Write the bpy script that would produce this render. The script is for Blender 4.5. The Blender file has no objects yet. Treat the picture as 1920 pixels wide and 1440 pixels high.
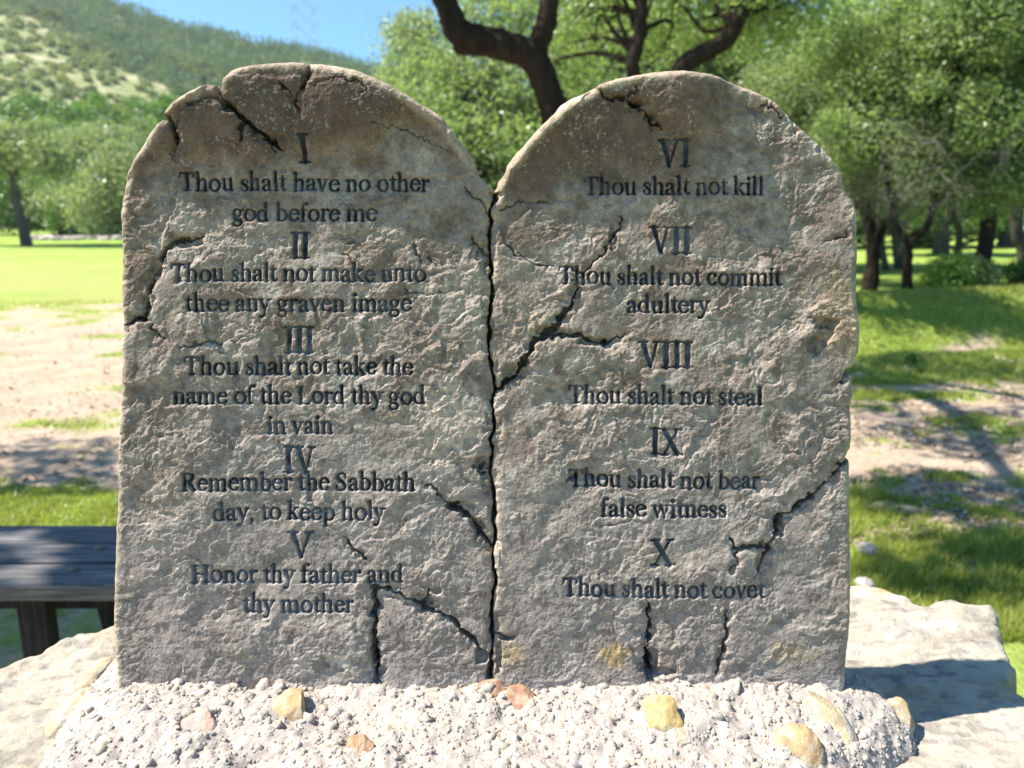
import bpy, math, random
import numpy as np
from mathutils import Vector
R = math.radians
sc = bpy.context.scene
COL = sc.collection

# ------------------------------------------------------------------ camera, sky, sun, exposure
F = 1480.0                      # focal length in pixels of a 1920 wide picture
PITCH = R(12.2)
CAMZ = 1.2
cd = bpy.data.cameras.new('camera')
cam = bpy.data.objects.new('camera', cd); COL.objects.link(cam)
cam.location = (0, 0, CAMZ); cam.rotation_euler = (R(90) - PITCH, 0, 0)
cd.sensor_width = 36; cd.lens = 36 * F / 1920
cd.clip_start = 0.02; cd.clip_end = 3000
cd.dof.use_dof = True; cd.dof.focus_distance = 0.655; cd.dof.aperture_fstop = 7.6
sc.camera = cam

SUN_EL, SUN_AZ = R(54), R(2.2)  # azimuth measured from -X towards the camera (-Y)
S = np.array([-math.cos(SUN_EL) * math.cos(SUN_AZ), -math.cos(SUN_EL) * math.sin(SUN_AZ), math.sin(SUN_EL)])
w = bpy.data.worlds.new('World'); sc.world = w; w.use_nodes = True
nt = w.node_tree
sky = nt.nodes.new('ShaderNodeTexSky'); sky.sky_type = 'NISHITA'; sky.sun_disc = False
sky.sun_elevation = SUN_EL; sky.sun_rotation = math.atan2(S[0], S[1])
sky.air_density = 1.0; sky.dust_density = 0.3; sky.ozone_density = 1.6; sky.altitude = 300
bg = nt.nodes['Background']; bg.inputs[1].default_value = 0.08
hs = nt.nodes.new('ShaderNodeMix'); hs.data_type = 'RGBA'; hs.blend_type = 'MULTIPLY'; hs.inputs[0].default_value = 1
hs.inputs[7].default_value = (.48, .85, 1.06, 1)          # the clear cyan-blue of this sky
nt.links.new(sky.outputs[0], hs.inputs[6]); nt.links.new(hs.outputs[2], bg.inputs[0])
sd = bpy.data.lights.new('sun', 'SUN'); sd.energy = 5.0; sd.angle = R(0.53); sd.color = (1.0, 0.95, 0.87)
sun = bpy.data.objects.new('sun', sd); COL.objects.link(sun)
sun.rotation_euler = Vector(S).to_track_quat('Z', 'Y').to_euler()
sc.view_settings.view_transform = 'Standard'; sc.view_settings.look = 'None'
sc.view_settings.gamma = 1.0; sc.view_settings.exposure = 1.38
sc.render.engine = 'CYCLES'
sc.cycles.max_bounces = 8; sc.cycles.transparent_max_bounces = 8

# ------------------------------------------------------------------ helpers
def ray(px, py):
    dx = (np.asarray(px, float) - 960) / F; dy = (720 - np.asarray(py, float)) / F
    return np.stack([dx, math.cos(PITCH) + dy * math.sin(PITCH), -math.sin(PITCH) + dy * math.cos(PITCH)], -1)
def at(px, py, d):              # the point on the sight line at ground distance d
    r = ray(px, py); return np.array([0, 0, CAMZ]) + r * (d / r[..., 1:2])
def flat(px, py, z=0.0):        # where the sight line meets height z
    r = ray(px, py); return np.array([0, 0, CAMZ]) + r * ((z - CAMZ) / r[..., 2:3])

def lin(c): return tuple(((x / 255) / 12.92 if x <= 10 else (((x / 255) + .055) / 1.055) ** 2.4) for x in c)

def mk(name, V, faces, mat=None, smooth=True, parent=None, attrs=None, loc=None):
    """faces: (m,k) array or list of such arrays"""
    if not isinstance(faces, (list, tuple)): faces = [faces]
    faces = [np.asarray(f, np.int32) for f in faces if len(f)]
    V = np.asarray(V, np.float64)
    if loc is not None: V = V - np.asarray(loc)
    me = bpy.data.meshes.new(name)
    me.vertices.add(len(V)); me.vertices.foreach_set('co', V.astype(np.float32).ravel())
    loops = np.concatenate([f.ravel() for f in faces])
    tot = np.concatenate([np.full(len(f), f.shape[1], np.int32) for f in faces])
    st = np.concatenate([[0], np.cumsum(tot)[:-1]]).astype(np.int32)
    me.loops.add(len(loops)); me.loops.foreach_set('vertex_index', loops)
    me.polygons.add(len(tot)); me.polygons.foreach_set('loop_start', st)
    me.polygons.foreach_set('use_smooth', np.full(len(tot), smooth, bool))
    if attrs:
        for k, a in attrs.items():
            a = np.asarray(a, np.float32)
            if a.ndim == 1:
                t = me.attributes.new(k, 'FLOAT', 'POINT'); t.data.foreach_set('value', a)
            else:
                t = me.attributes.new(k, 'FLOAT_COLOR', 'POINT')
                t.data.foreach_set('color', np.concatenate([a, np.ones((len(a), 1), np.float32)], 1).ravel())
    me.update(calc_edges=True)
    if mat: me.materials.append(mat)
    o = bpy.data.objects.new(name, me); COL.objects.link(o)
    if loc is not None: o.location = tuple(loc)
    if parent is not None: o.parent = parent; o.location = (0, 0, 0)
    return o
def tag(o, label=None, cat=None, group=None, kind=None):
    if label: o['label'] = label
    if cat: o['category'] = cat
    if group: o['group'] = group
    if kind: o['kind'] = kind
    return o
def empty(name, loc, label, cat, group=None, rz=0):
    o = bpy.data.objects.new(name, None); COL.objects.link(o); o.location = tuple(loc); o.rotation_euler = (0, 0, rz)
    o.empty_display_size = .1
    return tag(o, label, cat, group)
def child(name, V, faces, mat, parent, smooth=True, attrs=None):   # V in world space, parent an unrotated empty / mesh
    return mk(name, np.asarray(V) - np.array(parent.location), faces, mat, smooth, parent, attrs)

_lat = {}
def vnoise(x, y, seed):
    if seed not in _lat: _lat[seed] = np.random.default_rng(seed).random((257, 257)).astype(np.float32)
    L = _lat[seed]
    xi = np.floor(x); yi = np.floor(y); fx = x - xi; fy = y - yi
    fx = fx * fx * fx * (fx * (fx * 6 - 15) + 10); fy = fy * fy * fy * (fy * (fy * 6 - 15) + 10)
    xi = xi.astype(int) % 256; yi = yi.astype(int) % 256
    a = L[yi, xi]; b = L[yi, xi + 1]; c = L[yi + 1, xi]; d = L[yi + 1, xi + 1]
    return (a + (b - a) * fx + (c - a) * fy + (a - b - c + d) * fx * fy) * 2 - 1
def fbm(x, y, seed, oct=4, gain=.5):
    s = 0; a = 1; t = 0
    for i in range(oct):
        s = s + a * vnoise(x * 2 ** i + 17.3 * i, y * 2 ** i + 9.1 * i, seed + i); t += a; a *= gain
    return s / t
def ridged(x, y, seed, oct=4, gain=.55):
    s = 0; a = 1; t = 0
    for i in range(oct):
        s = s + a * (1 - 2 * np.abs(vnoise(x * 2 ** i + 7.7 * i, y * 2 ** i + 3.3 * i, seed + i))); t += a; a *= gain
    return s / t
def sstep(a, b, x):
    t = np.clip((x - a) / (b - a), 0, 1); return t * t * (3 - 2 * t)

def facets(x, y, seed, tilt, off):
    """broken stone: every cell of a jittered lattice is a small plane with its own tilt and height"""
    r = np.random.default_rng(seed); J = r.random((128, 128, 2)); T = r.normal(size=(128, 128, 2)) * tilt; O = r.normal(size=(128, 128)) * off
    xi = np.floor(x).astype(int); yi = np.floor(y).astype(int); bd = np.full(x.shape, 1e9); h = np.zeros(x.shape)
    for dy in (-1, 0, 1):
        for dx in (-1, 0, 1):
            a = (xi + dx) % 128; b = (yi + dy) % 128; ex = x - (xi + dx + J[b, a, 0]); ey = y - (yi + dy + J[b, a, 1])
            q = ex * ex + ey * ey; c = q < bd; bd = np.where(c, q, bd); h = np.where(c, ex * T[b, a, 0] + ey * T[b, a, 1] + O[b, a], h)
    return h
def seg_dist(x, y, a, b):
    ex, ey = b[0] - a[0], b[1] - a[1]; L2 = ex * ex + ey * ey + 1e-12
    t = np.clip(((x - a[0]) * ex + (y - a[1]) * ey) / L2, 0, 1)
    return np.hypot(x - a[0] - t * ex, y - a[1] - t * ey), t
def poly_sd(x, y, P):           # signed distance, positive inside
    d = np.full(x.shape, 1e9); ins = np.zeros(x.shape, bool); n = len(P)
    for i in range(n):
        a = P[i]; b = P[(i + 1) % n]
        d = np.minimum(d, seg_dist(x, y, a, b)[0])
        if a[1] != b[1]:
            c = ((a[1] <= y) != (b[1] <= y)) & (x < (b[0] - a[0]) * (y - a[1]) / (b[1] - a[1]) + a[0])
            ins ^= c
    return np.where(ins, d, -d)

def tube(pts, rad, sides=8, seed=None, rough=0.0):
    pts = np.asarray(pts, float); rad = np.asarray(rad, float); n = len(pts)
    T = np.gradient(pts, axis=0); T /= np.linalg.norm(T, axis=1)[:, None] + 1e-9
    ref = np.array([0.31, 0.87, 0.37]); A = np.cross(T, ref); A /= np.linalg.norm(A, axis=1)[:, None] + 1e-9
    B = np.cross(T, A); th = np.arange(sides) / sides * 2 * np.pi
    rr = rad[:, None] * np.ones(sides)
    if rough:
        rng = np.random.default_rng(seed or 0); rr = rr * (1 + rough * (rng.random(rr.shape) - .5))
    V = pts[:, None, :] + rr[..., None] * (np.cos(th)[None, :, None] * A[:, None, :] + np.sin(th)[None, :, None] * B[:, None, :])
    i = np.arange(n - 1)[:, None] * sides; j = np.arange(sides)[None, :]; k = (j + 1) % sides
    Fq = np.stack([i + j, i + k, i + sides + k, i + sides + j], -1).reshape(-1, 4)
    return V.reshape(-1, 3), Fq
def join(parts):
    V = []; Q = []; o = 0
    for v, f in parts:
        V.append(v); Q.append(f + o); o += len(v)
    return np.concatenate(V), np.concatenate(Q)
def smooth_path(pts, rad, k=5):
    pts = np.asarray(pts, float); rad = np.asarray(rad, float); n = len(pts)
    if n < 3: return pts, rad
    P = np.vstack([2 * pts[0] - pts[1], pts, 2 * pts[-1] - pts[-2]]); out = []; ro = []
    for i in range(n - 1):
        p0, p1, p2, p3 = P[i:i + 4]
        for t in np.arange(k) / k:
            out.append(.5 * ((2 * p1) + (p2 - p0) * t + (2 * p0 - 5 * p1 + 4 * p2 - p3) * t * t + (3 * p1 - p0 - 3 * p2 + p3) * t ** 3))
            ro.append(rad[i] + (rad[i + 1] - rad[i]) * t)
    out.append(pts[-1]); ro.append(rad[-1])
    return np.array(out), np.array(ro)
def box(x0, x1, y0, y1, z0, z1, b=.004):      # box with bevelled edges, world axes
    xs = [x0, x1]; V = []; 
    c = np.array([(x0 + x1) / 2, (y0 + y1) / 2, (z0 + z1) / 2]); h = np.array([x1 - x0, y1 - y0, z1 - z0]) / 2
    V = []; idx = {}
    for sx in (-1, 1):
        for sy in (-1, 1):
            for sz in (-1, 1):
                for ax in range(3):
                    s = np.array([sx, sy, sz]); p = s * (h - b); p[ax] = s[ax] * h[ax]
                    idx[(sx, sy, sz, ax)] = len(V); V.append(c + p)
    Q = []; T = []
    for ax in range(3):
        o = [a for a in range(3) if a != ax]
        for s in (-1, 1):
            q = []
            for (u, v) in ((-1, -1), (1, -1), (1, 1), (-1, 1)):
                k = [0, 0, 0]; k[ax] = s; k[o[0]] = u; k[o[1]] = v; q.append(idx[(*k, ax)])
            Q.append(q)
    for ax in range(3):
        o = [a for a in range(3) if a != ax]
        for u in (-1, 1):
            for v in (-1, 1):
                k0 = [0, 0, 0]; k1 = [0, 0, 0]; k0[ax] = -1; k1[ax] = 1
                for k in (k0, k1): k[o[0]] = u; k[o[1]] = v
                Q.append([idx[(*k0, o[0])], idx[(*k1, o[0])], idx[(*k1, o[1])], idx[(*k0, o[1])]])
    for sx in (-1, 1):
        for sy in (-1, 1):
            for sz in (-1, 1): T.append([idx[(sx, sy, sz, a)] for a in range(3)])
    return np.array(V), np.array(Q), np.array(T)

# ------------------------------------------------------------------ materials
def mat(name, rough=.9, spec=.2):
    m = bpy.data.materials.new(name); m.use_nodes = True
    b = m.node_tree.nodes['Principled BSDF']; b.inputs['Roughness'].default_value = rough
    b.inputs['Specular IOR Level'].default_value = spec
    return m, m.node_tree, b
def N(t, typ, **kw):
    n = t.nodes.new(typ)
    for k, v in kw.items():
        if k in n.inputs.keys(): n.inputs[k].default_value = v
        else: setattr(n, k, v)
    return n
def noise(t, scale, detail=4, rough=.55, coord=None, dist=0.0):
    n = N(t, 'ShaderNodeTexNoise'); n.inputs['Scale'].default_value = scale; n.inputs['Detail'].default_value = detail
    n.inputs['Roughness'].default_value = rough; n.inputs['Distortion'].default_value = dist
    if coord is not None: t.links.new(coord, n.inputs['Vector'])
    return n.outputs['Fac']
def ramp(t, fac, stops):
    r = N(t, 'ShaderNodeValToRGB'); e = r.color_ramp.elements
    while len(e) < len(stops): e.new(.5)
    for i, (p, c) in enumerate(stops):
        e[i].position = p; e[i].color = (*c, 1) if len(c) == 3 else c
    t.links.new(fac, r.inputs[0]); return r.outputs[0]
def mix(t, fac, a, b, mode='MIX'):
    m = N(t, 'ShaderNodeMix', data_type='RGBA', blend_type=mode)
    for s, v in ((m.inputs[0], fac), (m.inputs[6], a), (m.inputs[7], b)):
        if hasattr(v, 'is_output'): t.links.new(v, s)
        else: s.default_value = v if not isinstance(v, tuple) or len(v) == 4 else (*v, 1)
    return m.outputs[2]
def bump(t, b, h, strength=.5, dist=.01, prev=None):
    n = N(t, 'ShaderNodeBump'); n.inputs['Strength'].default_value = strength; n.inputs['Distance'].default_value = dist
    t.links.new(h, n.inputs['Height']); 
    if prev is not None: t.links.new(prev, n.inputs['Normal'])
    t.links.new(n.outputs[0], b.inputs['Normal']); return n.outputs[0]
def objco(t): return N(t, 'ShaderNodeTexCoord').outputs['Object']
def attr(t, name): return N(t, 'ShaderNodeAttribute', attribute_name=name)

def stone_mat():
    m, t, b = mat('carved_stone', .85, .25); c = objco(t)
    a = attr(t, 'tone').outputs['Color']
    n1 = noise(t, 90, 5, .6, c); n2 = noise(t, 520, 3, .6, c)
    k = mix(t, 1.0, a, ramp(t, n1, [(.3, (.72, .71, .70)), (.7, (1.22, 1.21, 1.2))]), 'MULTIPLY')
    k = mix(t, 1.0, k, ramp(t, n2, [(.3, (.78, .78, .78)), (.72, (1.2, 1.2, 1.2))]), 'MULTIPLY')
    t.links.new(k, b.inputs['Base Color'])
    bump(t, b, noise(t, 700, 4, .65, c), .55, .0012); return m
def paint_mat():
    m, t, b = mat('dark_letter_paint', .6, .3); c = objco(t)
    a = attr(t, 'tone').outputs['Color']
    k = mix(t, 1.0, a, ramp(t, noise(t, 260, 4, .6, c), [(.3, (.65, .65, .65)), (.75, (1.5, 1.5, 1.5))]), 'MULTIPLY')
    t.links.new(k, b.inputs['Base Color']); bump(t, b, noise(t, 600, 3, .6, c), .4, .001); return m
def tinted(name, rough=.9, s1=60, s2=300, bs=.5, bd=.002, lo=.75, hi=1.2):
    m, t, b = mat(name, rough, .2); c = objco(t); a = attr(t, 'tone').outputs['Color']
    k = mix(t, 1.0, a, ramp(t, noise(t, s1, 5, .6, c), [(.3, (lo,) * 3), (.7, (hi,) * 3)]), 'MULTIPLY')
    t.links.new(k, b.inputs['Base Color']); bump(t, b, noise(t, s2, 5, .65, c), bs, bd); return m
def leaf_mat(name, c0, c1, trans=.35, spec=.5):
    m = bpy.data.materials.new(name); m.use_nodes = True; t = m.node_tree; t.nodes.clear()
    out = N(t, 'ShaderNodeOutputMaterial'); a = attr(t, 'tint').outputs['Fac']
    col = ramp(t, a, [(0, c0), (1, c1)])
    b = N(t, 'ShaderNodeBsdfPrincipled'); b.inputs['Roughness'].default_value = .34; b.inputs['Specular IOR Level'].default_value = spec
    tr = N(t, 'ShaderNodeBsdfTranslucent'); t.links.new(col, b.inputs['Base Color'])
    warm = mix(t, 1.0, col, (1.35, 1.4, .65, 1), 'MULTIPLY'); t.links.new(warm, tr.inputs[0])
    ms = N(t, 'ShaderNodeMixShader'); ms.inputs[0].default_value = trans
    t.links.new(b.outputs[0], ms.inputs[1]); t.links.new(tr.outputs[0], ms.inputs[2]); t.links.new(ms.outputs[0], out.inputs[0])
    return m
def bark_mat(name, c0, c1, sc_=18):
    m, t, b = mat(name, .95, .1); c = objco(t)
    mp = N(t, 'ShaderNodeMapping'); mp.inputs['Scale'].default_value = (1, 1, .25); t.links.new(c, mp.inputs[0])
    n = noise(t, sc_, 6, .65, mp.outputs[0]); t.links.new(ramp(t, n, [(.3, c0), (.7, c1)]), b.inputs['Base Color'])
    bump(t, b, n, .9, .03); return m
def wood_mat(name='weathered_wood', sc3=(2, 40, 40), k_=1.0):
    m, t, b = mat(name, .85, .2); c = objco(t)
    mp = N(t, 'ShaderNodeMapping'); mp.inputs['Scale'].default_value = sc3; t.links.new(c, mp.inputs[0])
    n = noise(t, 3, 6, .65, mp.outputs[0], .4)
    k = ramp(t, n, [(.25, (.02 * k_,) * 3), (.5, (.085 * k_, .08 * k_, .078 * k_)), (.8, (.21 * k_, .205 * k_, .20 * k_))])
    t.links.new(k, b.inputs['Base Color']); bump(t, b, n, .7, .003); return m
M_stone = stone_mat(); M_paint = paint_mat()
M_rock = tinted('limestone', .9, 22, 170, .7, .004, .84, 1.12)
M_mortar = tinted('pebbly_mortar', .9, 120, 500, .55, .0012, .85, 1.12)
M_chip = tinted('embedded_stone', .75, 90, 260, .7, .002, .72, 1.25)
M_leaf = leaf_mat('oak_leaves', (.11, .17, .075), (.37, .46, .22), .5)
M_leaf_grey = leaf_mat('grey_green_leaves', (.12, .17, .085), (.38, .44, .25), .4)
M_leaf_dark = leaf_mat('dark_green_leaves', (.05, .12, .025), (.18, .30, .055), .4)
M_scrub = leaf_mat('scrub_leaves', (.05, .12, .085), (.30, .33, .14), .3, .05)
M_scrub_y = leaf_mat('yellow_scrub_leaves', (.10, .13, .04), (.26, .27, .10), .25, .05)
M_bark = bark_mat('dark_bark', (.010, .007, .006), (.040, .028, .021))
M_bark_g = bark_mat('grey_bark', (.04, .035, .03), (.13, .115, .10))
M_twig = bark_mat('dead_wood', (.16, .14, .12), (.34, .31, .27))
M_wood = wood_mat('weathered_wood', (2, 40, 40), 1.5); M_post = wood_mat('shaded_post_wood', (40, 40, 2), .3)  # leg wood darkened for the shade under the seat, plank wood brightened for sun

# ------------------------------------------------------------------ the tablets
LEAN = R(6.5)
TB = np.array([0.0, 0.596, CAMZ - 0.395])
Ut = np.array([1.0, 0, 0]); Vt = np.array([0, math.sin(LEAN), math.cos(LEAN)]); Nt = np.array([0, -math.cos(LEAN), math.sin(LEAN)])
def px_uv(px, py):              # picture trace -> the tablet's own face plane
    r = ray(px, py); o = np.array([0, 0, CAMZ]) - TB
    t = -(o @ Nt) / (r @ Nt); p = o + r * t[..., None]
    return p @ Ut, p @ Vt
MMPX = 0.00044

OUT_L = [(218,1335),(218,1290),(213,1180),(213,1080),(216,980),(220,880),(225,780),(228,700),(229,640),(228,603),(226,520),(224,440),(223,400),(226,372),(232,345),(241,320),(254,292),(270,272),(290,244),(302,232),(315,224),(321,223),(315,215),(320,207),(335,192),(350,182),(370,172),(387,164),(400,160),(414,160),(420,167),(426,156),(432,147),(442,137),(460,129),(477,125),(500,122),(525,120),(560,119),(579,120),(583,123),(587,120),(610,121),(640,125),(673,133),(707,147),(740,163),(773,182),(800,202),(827,223),(853,252),(873,277),(890,310),(898,328),(907,337),(917,347),(923,358)]
SEAM = [(926,372),(922,390),(918,405),(918,442),(921,479),(923,503),(920,549),(918,589),(914,626),(917,656),(921,702),(926,730),(926,760),(925,800),(921,860),(922,900),(925,960),(928,1010),(925,1060),(928,1100),(922,1150),(925,1200),(920,1250),(918,1335)]
OUT_R = [(930,357),(934,348),(940,333),(953,310),(967,290),(987,263),(1010,238),(1033,217),(1060,193),(1087,178),(1110,167),(1120,160),(1140,153),(1167,147),(1200,140),(1233,136),(1273,134),(1313,137),(1347,142),(1380,152),(1413,163),(1447,180),(1473,202),(1480,209),(1492,222),(1510,238),(1533,257),(1553,277),(1568,297),(1580,320),(1585,343),(1591,363),(1602,376),(1608,400),(1610,433),(1610,480),(1609,554),(1611,616),(1609,662),(1602,688),(1597,703),(1603,722),(1602,745),(1598,770),(1597,843),(1589,860),(1596,868),(1597,927),(1597,1043),(1595,1158),(1592,1216),(1588,1266),(1587,1335)]
def dens(P, step, amp, seed):
    P = np.array(P, float); y = np.arange(P[0, 1], P[-1, 1] + .1, step); x = np.interp(y, P[:, 1], P[:, 0])
    return [(float(a), float(b)) for a, b in zip(x + amp * fbm(y / 26, y * 0 + 3.3, seed, 3) * 2, y)]
SEAM = dens(SEAM, 7, 3.0, 771)
OUT_L = [(925 + (x - 925) * 1.010, y + 3 * (y < 300)) for x, y in OUT_L]; OUT_R = [(925 + (x - 925) * 1.008, y + 3 * (y < 300)) for x, y in OUT_R]
POLY_L = OUT_L + [(x - 1.0, y) for x, y in SEAM]
POLY_R = [(x + 1.0, y) for x, y in SEAM[::-1]] + OUT_R

# cracks: (points, width px, depth mm)
CR_L = [
 ([(421,163),(419,180),(428,195),(445,212),(458,225),(470,237),(490,250),(505,262),(515,270),(528,277)], 8, 9),
 ([(460,228),(455,245),(451,264)], 6, 5), ([(508,262),(512,288)], 5, 4),
 ([(318,219),(325,234),(331,250),(329,262),(327,280),(325,302)], 8, 7),
 ([(332,250),(337,236),(336,226)], 6, 4),
 ([(360,200),(385,197),(390,191),(402,191),(420,200),(430,206)], 5, 2.5),
 ([(583,118),(583,150),(576,165),(560,182),(558,200),(561,216)], 6, 4), ([(527,157),(545,172),(556,184)], 5, 3.5),
 ([(600,165),(640,152),(680,163),(690,178),(676,190)], 4, 2.0),
 ([(373,440),(354,448),(327,450),(312,458),(304,469),(298,485),(292,512),(277,531),(273,554),(269,577),(264,600),(250,601),(227,609)], 9, 9),
 ([(283,608),(296,627),(308,634)], 5, 4), ([(331,652),(370,643),(416,643)], 4, 2.5),
 ([(639,473),(659,485),(682,504)], 3, 1.6), ([(778,454),(782,475),(790,492)], 4, 2), ([(801,481),(813,496),(830,505)], 3, 1.6),
 ([(832,946),(863,958),(882,977),(894,993),(905,1012),(921,1028)], 10, 9), ([(905,868),(895,885),(912,890)], 6, 4), ([(790,910),(812,916),(834,940)], 5, 3),
 ([(641,1012),(659,1031),(678,1050),(690,1055)], 6, 4.5),
 ([(698,1104),(732,1110),(759,1124),(786,1141),(817,1151),(851,1164),(863,1185),(886,1208),(913,1230)], 9, 8),
 ([(786,1141),(800,1122),(806,1106)], 6, 4),
 ([(701,1112),(701,1158),(697,1205),(703,1235),(705,1290)], 8, 9), ([(703,1225),(705,1300)], 12, 10),
 ([(868,348),(885,365),(905,380),(918,400)], 4, 2.5), ([(880,440),(900,470),(919,486)], 5, 3),
 ([(760,545),(800,552),(850,545)], 3, 1.3), ([(430,640),(470,632)], 3, 1.2), ([(700,235),(760,240),(800,262),(850,290)], 3, 1.3),
]
CR_R = [
 ([(1112,168),(1140,187),(1167,190),(1187,200),(1207,213),(1223,230),(1243,247)], 7, 6), ([(1175,196),(1178,178),(1195,166)], 5, 3), ([(1187,200),(1200,196)], 9, 4),
 ([(1166,400),(1166,423),(1147,454),(1131,477),(1114,494),(1096,512)], 5, 4),
 ([(1085,538),(1073,570),(1054,593),(1039,616),(1004,639),(992,662),(977,685),(969,704),(939,728),(922,736)], 11, 11),
 ([(1039,631),(1062,629),(1093,631),(1116,641),(1139,643),(1172,626)], 6, 6),
 ([(945,455),(965,476),(1000,492),(1045,500)], 5, 2.5),
 ([(1597,861),(1571,885),(1547,912),(1517,939),(1493,958),(1466,973),(1459,996),(1447,1023),(1436,1043),(1426,1066),(1416,1086)], 10, 10),
 ([(1440,1029),(1416,1025),(1397,1030),(1382,1027),(1374,1014)], 6, 5), ([(1384,1033),(1383,1058),(1370,1078)], 5, 3.5), ([(1466,973),(1450,968)], 5, 4),
 ([(1219,1136),(1220,1178),(1214,1216),(1218,1247),(1229,1275)], 8, 9), ([(1216,1230),(1226,1290)], 13, 10),
 ([(1365,1150),(1364,1189),(1357,1228),(1342,1275)], 5, 5),
 ([(1423,199),(1440,193),(1453,204),(1467,219),(1478,210)], 4, 3), ([(1493,222),(1492,246),(1501,238)], 4, 3),
 ([(1608,690),(1590,705),(1578,722)], 6, 3), ([(1550,455),(1592,440),(1597,425)], 4, 1.8),
 ([(928,1190),(950,1203),(970,1198)], 5, 3), ([(1060,905),(1080,895)], 8, 2.0), ([(1130,990),(1180,978),(1200,985)], 3, 1.2),
 ([(935,395),(980,378),(1040,377)], 3, 1.5),
]
# plates that stand lower (-) or higher (+): polygon, mm
PL_L = [
 ([(200,660),(200,360),(330,250),(326,300),(330,380),(300,440),(295,500),(272,550),(262,602)], -2.2),
 ([(310,225),(420,150),(424,195),(400,190),(385,196),(350,210),(335,235),(330,250)], -2.6),
 ([(424,150),(930,150),(900,330),(780,330),(620,285),(520,275),(450,215)], 1.2),
 ([(701,1112),(760,1124),(850,1166),(915,1232),(918,1330),(705,1330)], -1.2),
 ([(200,1330),(200,1200),(350,1160),(450,1240),(690,1240),(700,1330)], -.6),
 ([(250,604),(300,610),(330,650),(300,720),(215,720),(215,608)], 1.6),
]
PL_R = [
 ([(1166,395),(1166,425),(1130,480),(1096,515),(960,475),(930,420),(960,320),(1110,170),(1260,250),(1230,330)], -2.0),
 ([(1085,538),(1039,618),(992,662),(925,735),(915,600),(925,480),(1000,492)], .8),
 ([(1600,862),(1495,958),(1420,1085),(1500,1180),(1620,1180)], -1.0),
 ([(1112,165),(1300,120),(1480,205),(1465,222),(1420,200),(1330,215),(1240,250)], 1.0),
 ([(1524,640),(1550,595),(1575,600),(1560,640),(1535,668)], -3.5),
 ([(1230,1270),(1220,1140),(1364,1150),(1345,1270)], -.8),
]
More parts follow.
